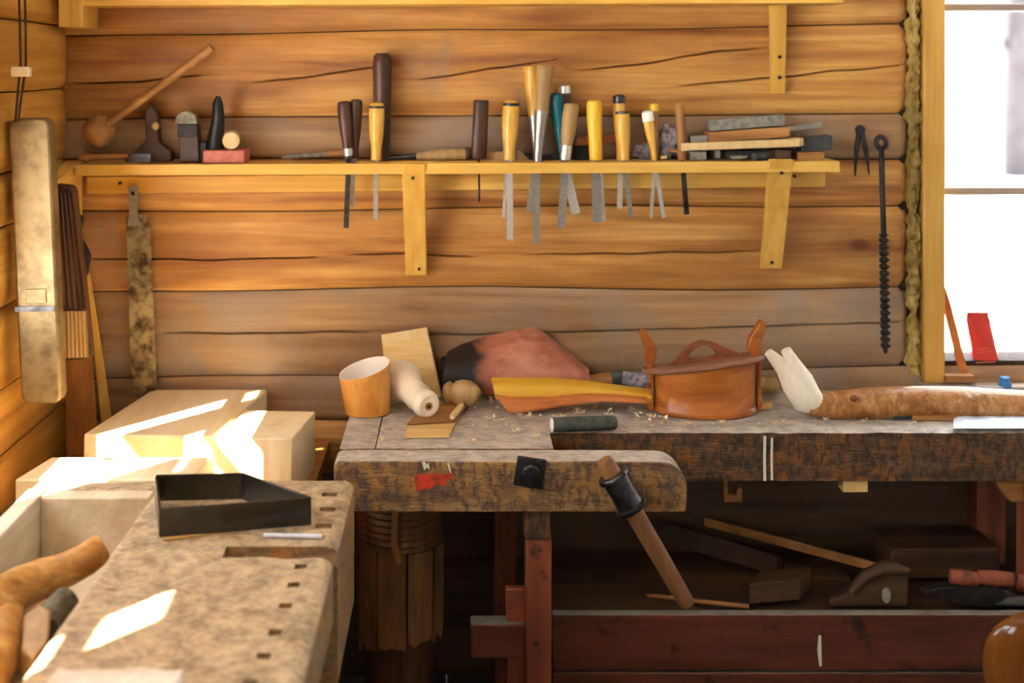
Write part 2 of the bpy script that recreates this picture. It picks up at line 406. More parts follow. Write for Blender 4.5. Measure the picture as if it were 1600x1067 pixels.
for i in range(len(JOINT) - 1):
    lo = lambda x, i=i: jz(i + 1, x); hi = lambda x, i=i: jz(i, x)
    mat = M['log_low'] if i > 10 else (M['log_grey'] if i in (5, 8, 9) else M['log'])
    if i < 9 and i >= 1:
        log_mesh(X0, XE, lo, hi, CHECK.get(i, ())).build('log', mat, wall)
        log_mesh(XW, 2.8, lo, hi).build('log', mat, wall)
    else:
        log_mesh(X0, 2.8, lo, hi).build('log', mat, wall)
for i in range(1, len(JOINT) - 1):
    xe = XE if 1 < i < 9 else 2.8
    for xa, xb in ((X0, xe),) + (((XW, 2.8),) if xe == XE else ()):
        n = int((xb - xa) / .05) + 1; xs = [lerp(xa, xb, k / n) for k in range(n + 1)]
        MB().grid([[(x, WY + .016 + dy, jz(i, x) + dz) for x in xs] for dy, dz in ((0, -.012), (0, .012), (.11, .012), (.11, -.012), (0, -.012))]).build('chinking', M['chink'], wall)
# moss caulking between log ends and jamb
mb = MB(); rows = []
for k in range(260):
    z = lerp(0.86, 2.40, k / 259); x = 1.295
    r = 0.019 + 0.012 * mnoise.noise(Vector((0, 0, z * 14))) + 0.012 * mnoise.noise(Vector((3, 0, z * 45)))
    cx = 1.297 + 0.007 * mnoise.noise(Vector((5, 1, z * 10)))
    rows.append([(cx + r * math.cos(a), WY + 0.015 - 0.02 * math.sin(a) * (1 + 0.9 * mnoise.noise(Vector((a * 2, 2, z * 60)))), z) for a in [math.pi * q / 8 for q in range(9)]])
mb.grid(rows).build('moss_caulking', M['moss'], wall)
MB().box(1.27, 1.325, WY + .03, WY + .14, .86, 2.40).build('caulk_backing', M['chink'], wall)

# left wall
LX = -1.10
LJ = [2.46, 2.24, 2.04, 1.85, 1.672, 1.476, 1.338, 1.146, 0.945, 0.784, 0.6, 0.42, 0.21, 0.0]
wl = thing('wall_left', 'sunny yellow log wall beside the left bench', 'wall', (0, 0, 0), kind='structure')
for i in range(len(LJ) - 1):
    def zf(k): return lambda y: LJ[k] + (wob(k + 40, y, 0.008) if 0 < k < len(LJ) - 1 else 0)
    spans = [(2.862, 3.46), (0.82, 0.98)] if 3 <= i < 8 else ([(2.3, 3.46), (0.82, 0.98)] if i == 2 else [(0.82, 3.46)])
    spans += [(-1.75, -0.1)] if 2 <= i < 7 else [(-1.75, 0.8195)]
    for a, b in spans:
        log_mesh(a, b, zf(i + 1), zf(i), (), LX, 0.04).build('log', M['log_side'], wl)

for k in range(1, len(LJ) - 1):
    MB().box(LX - .14, LX - .03, 2.862, 3.46, LJ[k] - .014, LJ[k] + .014).build('chinking', M['chink'], wl)
# other walls, floor, ceiling
def struct(name, mb, mat, label, cat, **k):
    o = mb.build(name, mat, None, **k); return tag(o, label, cat, None, 'structure')
wr = thing('wall_right', 'log wall on the unseen side of the workshop, paled to bounce light', 'wall', (0, 0, 0), kind='structure')
for i in range(9):
    MB().box(2.75, 2.9, -1.75, 3.6, i * 0.273, i * 0.273 + 0.270).build('log', M['ceil'], wr, bevel=0.02)
wre = thing('wall_rear', 'closed log wall behind the viewer, paled to bounce light', 'wall', (0, 0, 0), kind='structure')
for i in range(9):
    z0, z1 = i * 0.273, i * 0.273 + 0.270
    MB().box(-1.25, 2.9, -1.75, -1.6, z0, z1).build('log', M['ceil'], wre, bevel=0.02)
fl = thing('floor', 'worn brown plank floor of the workshop', 'floor', (0, 0, 0), kind='structure')
for i in range(21):
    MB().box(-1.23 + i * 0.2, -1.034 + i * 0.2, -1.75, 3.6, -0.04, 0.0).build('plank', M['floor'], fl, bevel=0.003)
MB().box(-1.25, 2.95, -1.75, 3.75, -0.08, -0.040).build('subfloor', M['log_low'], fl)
ce = thing('ceiling', 'board ceiling above the workshop, paled to bounce light', 'ceiling', (0, 0, 0), kind='structure')
for i in range(21):
    MB().box(-1.23 + i * 0.2, -1.034 + i * 0.2, -1.75, 3.6, 2.47, 2.51).build('board', M['ceil'], ce, bevel=0.003)

# window in the back wall, right of the picture
w1 = thing('window_1', 'bright multi-pane window with pale muntins looking out on snow', 'window', (0, 0, 0), kind='structure')
sillz = P(0, 597, WY).z
MB().box(1.317, 1.378, 3.435, 3.60, sillz, 2.40).build('jamb', M['jamb'], w1, bevel=0.004)
MB().box(2.23, 2.29, 3.435, 3.60, sillz, 2.40).build('jamb', M['jamb'], w1, bevel=0.004)
MB().box(1.30, 2.31, 3.40, 3.62, sillz - 0.035, sillz).build('window_sill', M['muntin'], w1, bevel=0.005)
for v in (12, 298):
    z = P(0, v, 3.54).z
    MB().box(1.378, 2.23, 3.525, 3.555, z - 0.011, z + 0.011).build('muntin', M['muntin'], w1, bevel=0.004)
MB().box(1.378, 2.23, 3.52, 3.56, sillz, sillz + 0.03).build('sash_rail', M['muntin'], w1, bevel=0.004)
MB().box(1.80, 1.83, 3.52, 3.56, sillz, 2.40).build('muntin', M['muntin'], w1, bevel=0.004)
zs = [sillz + 0.03, P(0, 298, 3.54).z, P(0, 12, 3.54).z, 2.40]
for a, b in zip(zs, zs[1:]):
    for x0, x1 in ((1.378, 1.80), (1.83, 2.23)):
        MB().box(x0, x1, 3.538, 3.542, a, b).build('pane', M['glass'], w1, smooth=False)

# window in the left wall, just out of view, where the sun comes in
w2 = thing('window_2', 'small-paned side window in the left wall over the bench', 'window', (0, 0, 0), kind='structure')
GX = -1.15
def bar(nm, y0, y1, z0, z1): MB().box(GX - 0.012, GX + 0.012, y0, y1, z0, z1).build(nm, M['jamb'], w2, bevel=0.003)
bar('stile', 2.72, 2.875, 0.93, 1.87); bar('stile', 2.44, 2.617, 1.20, 1.605); bar('sun_mask_panel', 1.352, 2.13, 0.93, 1.60); bar('sun_mask_panel', 0.96, 1.215, 0.93, 1.60)  # added panels and part-height stiles, shaped to cut the sun into patches
bar('stile', 2.13, 2.25, 0.93, 1.40)
bar('head', 2.44, 2.72, 1.525, 1.87); bar('head', 2.2, 2.44, 1.62, 1.87)
bar('transom', 0.98, 2.44, 1.598, 1.63)
bar('muntin', 2.13, 2.72, 1.437, 1.473); bar('muntin', 1.215, 1.352, 1.437, 1.473)
bar('window_sill', 2.25, 2.72, 0.93, 1.06); bar('window_sill', 1.215, 1.352, 0.93, 1.30)
for y in (1.46, 1.97): bar('muntin', y - .014, y + .014, 1.63, 2.05)
ev = thing('sun_cut_eave', 'unseen eave added outside the left wall to cut the sun', 'eave', (0, 0, 0), kind='structure')  # out of view, added to keep sun off the upper window row
for k in range(4): MB().box(-1.70 + k * .12, -1.583 + k * .12, -2.0, 3.8, 2.25 + k * .015, 2.28 + k * .015).build('board', M['log_low'], ev)
MB().box(-1.70, -1.22, -2.0, 3.8, 2.345, 2.36).build('sun_cut_sheet', M['log_low'], ev)

# large side window behind the viewer's left shoulder
w3 = thing('window_3', 'large side window high in the left wall', 'window', (0, 0, 0), kind='structure')
for y in (-0.1, 0.34, 0.79):
    MB().box(-1.20, -1.10, y, y + 0.03, 1.146, 2.04).build('stile', M['jamb'], w3, bevel=0.003)
MB().box(-1.20, -1.12, -0.1, 0.82, 1.68, 1.705).build('muntin', M['jamb'], w3, bevel=0.003)
MB().box(-1.20, -1.08, -0.1, 0.82, 1.13, 1.155).build('window_sill', M['jamb'], w3, bevel=0.003)

# outside
gr = MB(); rows = []
for i in range(41):
    y = -30 + i * 2.25
    rows.append([(x, y, -0.35 + (0.25 * mnoise.noise(Vector((x * 0.2, y * 0.2, 0))) + 0.02 * max(0, y - 12)) ) for x in [-45 + 2.5 * q for q in range(37)]])
gr.grid(rows); struct('ground', gr, M['snow'], 'snow covered ground outside the windows', 'snow', smooth=True)

# outside trees
def out_tree(x, y, h, r, lab):
    t = thing('birch_tree', lab, 'tree', (x, y, -0.3), group='frosted trees outside the window')
    z0 = -0.4
    MB().tube([(x, y, z0), (x + 0.05, y, h * 0.5), (x + 0.1, y, h)], [r, r * 0.8, r * 0.3], 10).build('trunk', M['outtree'], t)
    for k in range(5):
        z = h * (0.3 + 0.13 * k); s = 1 if k % 2 else -1
        MB().tube([(x + 0.05, y, z), (x + s * 0.5, y, z + 0.5), (x + s * 0.8, y, z + 1.1)], [r * 0.3, r * 0.2, r * 0.08], 6).build('branch', M['outtree'], t)
for x, y, h, r, lab in ((8.0, 19, 7, 0.5, 'frosted pale tree beyond the window, nearest the jamb'), (10.6, 24, 8, 0.8, 'broad frosted tree in the middle of the window view'),
                        (9.7, 21, 6, 0.3, 'thin frosted tree beyond the upper window pane'), (13.0, 27, 9, 0.9, 'frosted tree farthest out beyond the window')):
    out_tree(x, y, h, r, lab)

# ================================================================ WALL SHELVES
SF, SB = 3.31, 3.436
def shz(u, v0, v1, d): return EYE - (lerp(v0, v1, (u - 118) / 1194.0) - CY) / F * d
def xw(u, d): return (u - CX) / F * d
def shelf_seg(mb, u0, u1, y0, y1):
    zt0, zt1 = shz(u0, 258, 252, SF), shz(u1, 258, 252, SF); h = 0.029
    x0, x1 = xw(u0, SF), xw(u1, SF)
    mb.hexa([(x0, y0, zt0 - h), (x1, y0, zt1 - h), (x1, y1, zt1 - h), (x0, y1, zt0 - h), (x0, y0, zt0), (x1, y0, zt1), (x1, y1, zt1), (x0, y1, zt0)])
def shelf_top(x):                                        # height of the shelf's upper face at X
    u = CX + x * F / SF; return shz(u, 258, 252, SF)
sh = thing('tool_shelf', 'long yellow pine shelf holding the upright chisels', 'shelf', (0.1, 3.4, 1.45))
mb = MB()
shelf_seg(mb, 118, 515, SF, SB); shelf_seg(mb, 515, 1095, SF, 3.338); shelf_seg(mb, 515, 1095, 3.385, SB); shelf_seg(mb, 1095, 1312, SF, SB)
mb.build('shelf_board', M['pine'], sh)
a, b = P(135, 276, 3.415), P(1290, 268, 3.415); a2, b2 = P(135, 303, 3.415), P(1290, 292, 3.415)
MB().hexa([a2, b2, b2 + Vector((0, .028, 0)), a2 + Vector((0, .028, 0)), a, b, b + Vector((0, .028, 0)), a + Vector((0, .028, 0))]).build('wall_rail', M['pine'], sh, bevel=0.002)
def strut(u0, u1, v0, w0, w1, v1):
    t0, t1 = P(u0, v0, 3.300), P(u1, v0, 3.300); b0, b1 = P(w0, v1, 3.415), P(w1, v1, 3.415)
    k = Vector((0, 0.022, 0)); kb = Vector((0, 0.024, 0))
    return MB().hexa([b0, b1, b1 + kb, b0 + kb, t0, t1, t1 + k, t0 + k])
strut(628, 664, 256, 634, 667, 431).build('bracket', M['pine_v'], sh, bevel=0.0025)
strut(1203, 1240, 249, 1190, 1222, 420).build('bracket', M['pine_v'], sh, bevel=0.0025)
for u, v, d in ((645, 278, 3.31), (655, 420, 3.405), (1221, 270, 3.31), (1206, 410, 3.405), (1241, 275, 3.412), (188, 286, 3.412)):
    c = P(u, v, d); MB().tube([c + Vector((0, .01, 0)), c - Vector((0, .006, 0))], 0.0045, 8).build('nail_head', M['iron_mat'], sh)
# gusset board on the side wall that carries the shelf's end
solo(MB().prism([(-1.094, 3.17, 1.433), (-1.094, 3.40, 1.468), (-1.094, 3.40, 1.30), (-1.094, 3.17, 1.25)], (0.045, 0, 0)), 'shelf_gusset', M['pine_y'], 'yellow pine board on the left wall carrying the end of the tool shelf', 'board', (-1.06, 3.3, 1.25), bevel=0.002)

us = thing('upper_shelf', 'pine shelf along the top edge of the picture', 'shelf', (0.1, 3.4, 1.9))
a, b = P(112, 9, 3.29), P(1318, 5, 3.29); up = Vector((0, 0, 0.03)); bk = Vector((0, 0.146, 0))
MB().hexa([a, b, b + bk, a + bk, a + up, b + up, b + bk + up, a + bk + up]).build('shelf_board', M['pine'], us, bevel=0.002)
a = P(92, 43, 3.29); b = P(130, -6, 3.29)
MB().box(a.x, b.x, 3.285, 3.43, a.z, b.z + 0.02).build('end_block', M['pine_v'], us, bevel=0.003)
t0, t1, b0, b1 = P(1205, 6, 3.40), P(1230, 6, 3.40), P(1207, 147, 3.41), P(1227, 147, 3.41); k = Vector((0, .03, 0))
MB().hexa([b0, b1, b1 + k, b0 + k, t0, t1, t1 + k, t0 + k]).build('bracket', M['pine_v'], us, bevel=0.002)
for v in (89, 121):
    c = P(1218, v, 3.405); MB().tube([c + Vector((0, .012, 0)), c - Vector((0, .004, 0))], 0.005, 8).build('nail_head', M['iron_mat'], us)

# ================================================================ TOOLS STANDING IN THE SHELF
GRP = 'tools standing in the long shelf'
def px3(u, v, d): return P(u, v, d)
HP = {'chisel': [(0, .55), (.02, .85), (.07, 1), (.30, 1.0), (.55, .92), (.75, .72), (.88, .66), (1, .72)],
      'long': [(0, .85), (.02, 1), (.25, .9), (.6, .74), (1, .62)],
      'pear': [(0, .5), (.03, .85), (.12, 1), (.4, .9), (.8, .5), (1, .42)],
      'dowel': [(0, .85), (.03, 1), (.97, 1), (1, .9)],
      'fat': [(0, .6), (.03, .9), (.10, 1), (.35, .96), (.6, .86), (1, .78)]}
def tool(name, label, top, bot, r, hmat, kind='chisel', d=3.361, blade=None, bw=4, bmat='steel_dull', th=0.005, cap=None, band=None, ferrule=None, flat=1.0, socket=None, tip='bevel', cat='chisel'):
    A = P(top[0], top[1], d); B = P(bot[0], bot[1], d)
    t = thing(name, label, cat, (B.x, B.y, B.z), group=GRP)
    R = S(r, d); prof = [(q, w * R) for q, w in HP[kind]]
    if socket:                                            # steel socket takes the lower part of the handle
        f0 = socket; C = A.lerp(B, f0)
        MB().lathe(A, C, prof and [(q, (interp(HP[kind], q * f0)) * R) for q in (0, .02, .08, .3, .6, .9, 1)], 16, flat).build('handle', M[hmat], t)
        r0 = interp(HP[kind], f0) * R
        MB().lathe(C, B, [(0, r0 * 1.08), (.05, r0 * 1.1), (.55, r0 * .8), (.8, r0 * .62), (1, r0 * .7)], 16).build('socket', M['steel_dull'], t)
    else:
        MB().lathe(A, B, prof, 16, flat).build('handle', M[hmat], t)
    if cap:
        cm, f1 = cap; C = A.lerp(B, f1)
        MB().lathe(A - (B - A).normalized() * 0.002, C, [(0, R * .6), (.15, R * .98), (.5, R * 1.05), (1, R * 1.05)], 16).build('cap', M[cm], t)
    if band:
        bm_, f0, f1 = band
        rr = interp(HP[kind], (f0 + f1) / 2) * R * 1.05
        MB().lathe(A.lerp(B, f0), A.lerp(B, f1), [(0, rr * .97), (.1, rr), (.9, rr), (1, rr * .97)], 16).build('band', M[bm_], t)
    if ferrule:
        f0 = ferrule; rr = interp(HP[kind], f0) * R * 1.06
        MB().lathe(A.lerp(B, f0), B, [(0, rr * .98), (.06, rr), (.5, rr * .97), (1, rr * .92)], 16).build('ferrule', M['steel'], t)
    if blade:
        C = P(blade[0], blade[1], d); ax_ = (C - B); L = ax_.length; ax_.normalize()
        side = Vector((1, 0, 0)); side = (side - ax_ * side.dot(ax_)).normalized(); nrm = ax_.cross(side)
        w = S(bw, d); h = th / 2; pts = []
        b0 = min(w, R * 0.35) if w > R * .35 else w
        prof2 = [(0, b0, h * 1.6), (0.12, b0, h * 1.5), (0.28, w, h), (0.96, w, h)]
        mb = MB(); vv = []
        for q, ww, hh in prof2:
            c = B + ax_ * (L * q); vv += [c - side * ww - nrm * hh, c + side * ww - nrm * hh, c + side * ww + nrm * hh, c - side * ww + nrm * hh]
        c = B + ax_ * L
        if tip == 'bevel': vv += [c - side * w + nrm * h * .6, c + side * w + nrm * h * .6, c + side * w + nrm * h, c - side * w + nrm * h]
        elif tip == 'point': vv += [c - side * w * .2 - nrm * h * .3, c + side * w * .3 - nrm * h * .3, c + side * w * .3 + nrm * h * .3, c - side * w * .2 + nrm * h * .3]
        else: vv += [c - side * w - nrm * h - ax_ * w, c + side * w - nrm * h, c + side * w + nrm * h, c - side * w + nrm * h - ax_ * w]
        ff = [(3, 2, 1, 0), (16, 17, 18, 19)]
        for k in range(4):
            for j in range(4): ff.append((k * 4 + j, k * 4 + (j + 1) % 4, k * 4 + 4 + (j + 1) % 4, k * 4 + 4 + j))
        mb.add(vv, ff).build('blade', M[bmat], t, smooth=False)
    return t
tool('chisel', 'dark brown chisel handle, first upright tool from the left on the shelf', (537, 158), (545, 248), 11, 'darkwood_z', 'chisel', 3.355, (541, 356), 4, 'iron', 0.006, ferrule=.82)
tool('chisel', 'dark chisel half hidden behind the first dark upright handle', (557, 155), (553, 247), 10, 'darkwood_z', 'chisel', 3.372, (551, 322), 3, 'steel_dull', 0.005)
tool('chisel', 'yellow wood chisel with black band, before the tall dark handle', (589, 160), (588, 250), 12, 'amber', 'chisel', 3.356, (587, 343), 3.5, 'steel_dull', 0.005, band=('black', .06, .10))
tool('rasp', 'tall dark rasp handle, the tallest tool on the shelf', (597, 83), (598, 250), 15, 'darkwood_z', 'fat', 3.405, cat='rasp')
tool('marking_knife', 'dark flat-sided handle with a needle thin blade', (752, 156), (748, 247), 12, 'darkwood_z', 'dowel', 3.372, (749, 316), 1.6, 'iron', 0.003, flat=0.6, cat='knife', tip='point')
tool('chisel', 'amber chisel with dark top band over a small wooden block', (799, 156), (796, 250), 13, 'amber', 'chisel', 3.345, (797, 378), 5, 'steel', 0.003, band=('black', .05, .10), tip='skew')
tool('gouge', 'narrow bladed gouge hidden behind the amber banded handle', (794, 170), (792, 250), 9, 'dullhandle', 'chisel', 3.383, (787, 340), 2.4, 'steel', 0.005, cat='gouge')
tool('socket_chisel', 'long pale handled socket chisel leaning on its twin', (829, 103), (840, 252), 12, 'amber', 'long', 3.374, (830, 331), 8, 'steel_dull', 0.005, socket=.52)
tool('socket_chisel', 'long dull handled socket chisel with the longest narrow blade', (852, 102), (840, 252), 13, 'dullhandle', 'long', 3.352, (838, 382), 4.5, 'steel_dull', 0.005, socket=.47)
tool('chisel', 'teal plastic handled chisel', (868, 145), (880, 250), 12, 'teal', 'pear', 3.380, (900, 334), 7, 'steel', 0.005)
tool('firmer_chisel', 'silver capped chisel behind the teal handle', (881, 133), (886, 250), 10, 'darkwood_z', 'chisel', 3.405, cap=('steel', .11))
tool('chisel', 'dull wooden chisel with bright ferrule right of the teal handle', (893, 161), (883, 250), 12, 'dullhandle', 'chisel', 3.347, (877, 356), 6, 'steel_dull', 0.005, ferrule=.74)
tool('chisel', 'bright yellow handled chisel', (928, 156), (931, 250), 12.5, 'yellow', 'fat', 3.358, (933, 347), 7.5, 'steel_dull', 0.005)
tool('paring_tool', 'thin bright blade just right of the yellow handled chisel', (938, 200), (938, 250), 5, 'midwood_z', 'dowel', 3.376, (943, 345), 3, 'steel', 0.004)
tool('chisel', 'amber chisel with dark metal cap standing behind a banded one', (967, 149), (970, 250), 9.5, 'amber', 'chisel', 3.383, (968, 326), 4, 'steel', 0.005, cap=('iron', .12))
tool('gouge', 'amber gouge with dark band and long grey tip', (972, 174), (976, 250), 11.5, 'amber', 'chisel', 3.348, (986, 342), 3.6, 'steel_dull', 0.005, band=('iron', .0, .07), cat='gouge', tip='point')
tool('awl', 'slim tool with bright yellow cap', (1022, 163), (1023, 250), 7, 'midwood_z', 'dowel', 3.374, (1017, 340), 2.6, 'steel', 0.004, cap=('yellow', .12), cat='awl')
tool('chisel', 'leaning amber chisel with white cap', (1011, 174), (1023, 250), 9, 'amber', 'pear', 3.352, (1037, 340), 3, 'steel', 0.004, cap=('white', .20))
tool('file', 'brown dowel handled file left of the board stack', (1062, 162), (1066, 250), 7, 'midwood_z', 'dowel', 3.362, (1073, 335), 4, 'iron', 0.004, cat='file')

# things lying on the shelf
def lathe_thing(name, label, cat, A, B, parts, mats, group=None):
    A = Vector(A); B = Vector(B); t = thing(name, label, cat, tuple((A + B) / 2), group)
    for nm, a, b, prof, m in parts: MB().lathe(A.lerp(B, a), A.lerp(B, b), prof, 16).build(nm, M[m], t)
    return t
A = P(598, 247, 3.40); B = P(737, 240, 3.40)
lathe_thing('lying_chisel', 'chisel lying flat with pale handle, left of the dark flat handle', 'chisel', A, B,
            [('blade', 0, .42, [(0, .004), (.2, .006), (.9, .009), (1, .009)], 'iron'), ('handle', .38, .93, [(0, .011), (.1, .013), (.6, .017), (1, .016)], 'dullhandle'), ('cap', .93, 1, [(0, .018), (.6, .018), (1, .012)], 'darkwood_z')], None)
A = P(440, 246, 3.41); B = P(540, 238, 3.41)
lathe_thing('lying_file', 'flat grey file lying at the back of the shelf beside the dark chisels', 'file', A, B,
            [('blade', 0, .7, [(0, .003), (.1, .006), (1, .008)], 'stone'), ('handle', .7, 1, [(0, .008), (.3, .011), (1, .010)], 'midwood')], None)
a, b = P(757, 250, 3.42), P(812, 236, 3.42)
solo(MB().hexa([P(757, 251, 3.395), P(829, 251, 3.395), P(829, 251, 3.43), P(757, 251, 3.43), P(760, 238, 3.395), P(812, 235, 3.395), P(812, 235, 3.43), P(760, 238, 3.43)]),
     'wedge_block', M['dullhandle'], 'small wooden wedge block behind the amber banded chisel', 'block', P(790, 251, 3.41), bevel=0.002)

# ladle and dim things in the shelf's dark left end
t = thing('wooden_ladle', 'round headed wooden ladle with long slanting handle, dark corner of shelf', 'ladle', P(155, 250, 3.38))
MB().blob(P(155, 205, 3.38), S(26, 3.38), 1, .8, .95, wob=.12, fq=2).build('bowl', M['midwood'], t)
MB().tube([P(165, 197, 3.37), P(240, 142, 3.355), P(318, 84, 3.345), P(331, 74, 3.343)], [S(6.5, 3.36), S(6.5, 3.36), S(7.5, 3.36), S(8, 3.36)], 12).build('handle', M['midwood'], t)
t = thing('spokeshave', 'small pale handled tool lying under the ladle', 'tool', P(160, 250, 3.35))
MB().lathe(P(123, 247, 3.345), P(200, 244, 3.345), [(0, .006), (.08, .013), (.2, .013), (.3, .008), (.8, .009), (1, .006)], 12).build('handle', M['midwood'], t)
MB().box(P(196, 0, 3.35).x, P(236, 0, 3.35).x, 3.345, 3.352, P(0, 253, 3.35).z, P(0, 240, 3.35).z).build('blade', M['iron'], t)
t = thing('plough_plane', 'dim wooden plough plane with upright fence beside the ladle', 'plane', P(235, 250, 3.40))
MB().prism([P(205, 252, 3.385), P(268, 252, 3.385), P(268, 238, 3.385), P(248, 222, 3.385), P(244, 175, 3.385), P(232, 160, 3.385), P(226, 178, 3.385), P(228, 220, 3.385), P(205, 240, 3.385)], (0, .035, 0)).build('body', M['darkwood'], t, bevel=.003)
MB().lathe(P(243, 197, 3.38), P(243, 197, 3.36), [(0, .010), (.7, .012), (1, .008)], 12).build('knob', M['dullhandle'], t)
t = thing('block_plane', 'dark upright plane with grey rounded top left of the pink block', 'plane', P(293, 250, 3.37))
MB().prism([P(280, 253, 3.36), P(312, 253, 3.36), P(308, 195, 3.36), P(279, 195, 3.36)], (0, .05, 0)).build('body', M['darkwood_z'], t, bevel=.003)
MB().prism([P(277, 214, 3.352), P(309, 214, 3.352), P(308, 194, 3.352), P(278, 194, 3.352)], (0, .008, 0)).build('wedge', M['iron_mat'], t, bevel=.002)
MB().prism([P(274, 194, 3.355)] + [P(290 + 17 * math.cos(a), 190 + 16 * math.sin(a), 3.355) for a in [math.pi + math.pi * q / 8 for q in range(9)]] + [P(308, 194, 3.355)], (0, .04, 0)).build('iron', M['stone'], t, bevel=.002)
MB().box(P(312, 0, 3.37).x, P(322, 0, 3.37).x, 3.37, 3.42, P(0, 253, 3.37).z, P(0, 222, 3.37).z).build('cheek', M['iron_mat'], t, bevel=.002)
t = thing('horn_plane', 'pink painted plane body with dark upright horn', 'plane', P(350, 252, 3.37))
a, b = P(317, 254, 3.335), P(382, 235, 3.335)
MB().box(a.x, b.x, 3.335, 3.425, shelf_top(a.x) + .001, b.z).build('body', M['pink'], t, bevel=.003)
MB().tube([P(336, 238, 3.38), P(337, 215, 3.38), P(341, 185, 3.375), P(340, 160, 3.37), P(341, 150, 3.37)], [.026, .022, .018, .014, .006], 14, flat=.8).build('horn', M['black'], t)
A, B = P(361, 220, 3.345), P(362, 216, 3.425)
lathe_thing('wooden_dowel', 'round wooden dowel with pale end lying on the pink block', 'dowel', A, B, [('shaft', 0, 1, [(0, S(13, 3.35)), (.03, S(13.7, 3.35)), (1, S(13.7, 3.35))], 'palewood')], None)

# rag and stack of boards and stones
solo(MB().blob(P(1041, 222, 3.405), S(22, 3.4), .9, .7, 1.12, 28, 20, .55, 3.2, 3).blob(P(1010, 238, 3.41), S(17, 3.4), 1.2, .6, .75, 24, 16, .5, 3.5, 9), 'crumpled_rag', M['rag'], 'crumpled grey rag behind the white capped chisel', 'rag', P(1035, 250, 3.4))
def slab(name, label, cat, mat, u0, v0, u1, v1, hpx, d0, d1, bevel=.0015, skew=0):
    """flat piece: lower front edge from (u0,v0) to (u1,v1), hpx tall, from depth d0 to d1"""
    a, b = P(u0, v0, d0), P(u1, v1, d0); k = Vector((skew, d1 - d0, 0)); h = Vector((0, 0, S(hpx, d0)))
    return solo(MB().hexa([a, b, b + k, a + k, a + h, b + h, b + k + h, a + k + h]), name, mat, label, cat, tuple(a.lerp(b, .5) + k * .5), bevel=bevel)
SG = 'boards and stones stacked on the shelf'
slab('pale_board', 'pale board on top of the small stones, right end of the shelf', 'board', M['palewood'], 1064, 236, 1250, 229, 12, 3.335, 3.43, skew=.05)
slab('wood_block', 'brown wooden block lying on the pale board', 'block', M['midwood'], 1107, 223, 1234, 214, 16, 3.36, 3.43)
slab('whetstone', 'long grey whetstone on top of the stack', 'whetstone', M['stone'], 1110, 205, 1226, 196, 17, 3.375, 3.43)
slab('metal_bar', 'short pale metal bar left of the stacked block', 'bar', M['steel_dull'], 1079, 224, 1106, 222, 11, 3.365, 3.40)
slab('thin_slip', 'thin wooden slip poking out under the pale board', 'slip', M['midwood'], 1046, 238, 1085, 241, 4, 3.36, 3.41)
slab('small_stone', 'pale grey stone under the left half of the board', 'stone', M['stone'], 1079, 250, 1104, 250, 13, 3.35, 3.40)
slab('small_stone', 'narrow pale stone standing under the middle of the board', 'stone', M['stone'], 1118, 247, 1126, 247, 12, 3.37, 3.40)
slab('small_stone', 'flat pale sliver on the shelf edge below the board', 'stone', M['stone'], 1144, 249, 1168, 248, 5, 3.345, 3.38)
slab('dark_bar', 'long dark bar lying in the shadow below the board', 'bar', M['stone_dark'], 1106, 248, 1210, 247, 12, 3.395, 3.42)
A, B = P(1178, 246, 3.35), P(1205, 242, 3.38)
lathe_thing('dark_plug', 'small dark cylinder lying beside the square block', 'plug', A, B, [('body', 0, 1, [(0, .012), (.05, .014), (1, .013)], 'stone_dark')], None)
slab('square_block', 'square brown block above the right bracket', 'block', M['darkwood'], 1214, 249, 1236, 249, 14, 3.325, 3.40)
slab('plane_iron', 'grey plane iron lying behind the stack, far right', 'iron', M['steel_dull'], 1232, 206, 1284, 200, 9, 3.41, 3.43)
slab('dark_stone', 'dark grey stone at the right end of the shelf', 'whetstone', M['stone_dark'], 1252, 238, 1300, 234, 22, 3.375, 3.43)
slab('brown_offcut', 'reddish brown offcut under the dark stone', 'offcut', M['midwood'], 1246, 250, 1288, 250, 12, 3.36, 3.42)
slab('pale_scrap', 'tiny pale wood scrap at the foot of the rag', 'scrap', M['palewood_x'], 1033, 249, 1043, 248, 5, 3.35, 3.37)

slab('brown_strip', 'reddish brown strip lying behind the yellow handled chisel', 'strip', M['boxwood'], 900, 228, 966, 221, 13, 3.415, 3.43)
slab('iron_scrap', 'dark iron scrap between the socket chisels and the wedge block', 'scrap', M['iron_mat'], 812, 251, 832, 251, 11, 3.40, 3.43)
slab('iron_scrap', 'dark iron scrap lying behind the dull chisel with bright ferrule', 'scrap', M['iron_mat'], 898, 250, 922, 250, 20, 3.40, 3.43)
slab('flat_file', 'thin dark file lying behind the socket chisels', 'file', M['iron'], 846, 251, 880, 249, 8, 3.41, 3.425)
# hanging right of the shelf
t = thing('dividers', 'black iron dividers hanging right of the shelf end', 'dividers', P(1345, 235, 3.425))
MB().tube([P(1344, 203, 3.43), P(1344, 203, 3.405)], S(8, 3.42), 12).build('hinge', M['iron_mat'], t)
MB().tube([P(1343, 203, 3.42), P(1338, 235, 3.42), P(1336, 275, 3.42)], [S(4.5, 3.42), S(4, 3.42), S(1.2, 3.42)], 8).build('leg', M['iron_mat'], t)
MB().tube([P(1346, 203, 3.415), P(1353, 235, 3.415), P(1358, 272, 3.415)], [S(4.5, 3.42), S(4, 3.42), S(1.2, 3.42)], 8).build('leg', M['iron_mat'], t)
t = thing('auger', 'long dark twisted auger hanging beside the window jamb', 'auger', P(1380, 390, 3.41))
ring = [P(1377, 223, 3.41) + Vector((S(8, 3.41) * math.cos(a), .004 * math.sin(a), S(9, 3.41) * math.sin(a))) for a in [2 * math.pi * q / 16 for q in range(17)]]
MB().tube(ring, S(4, 3.41), 8).build('eye', M['iron_mat'], t)
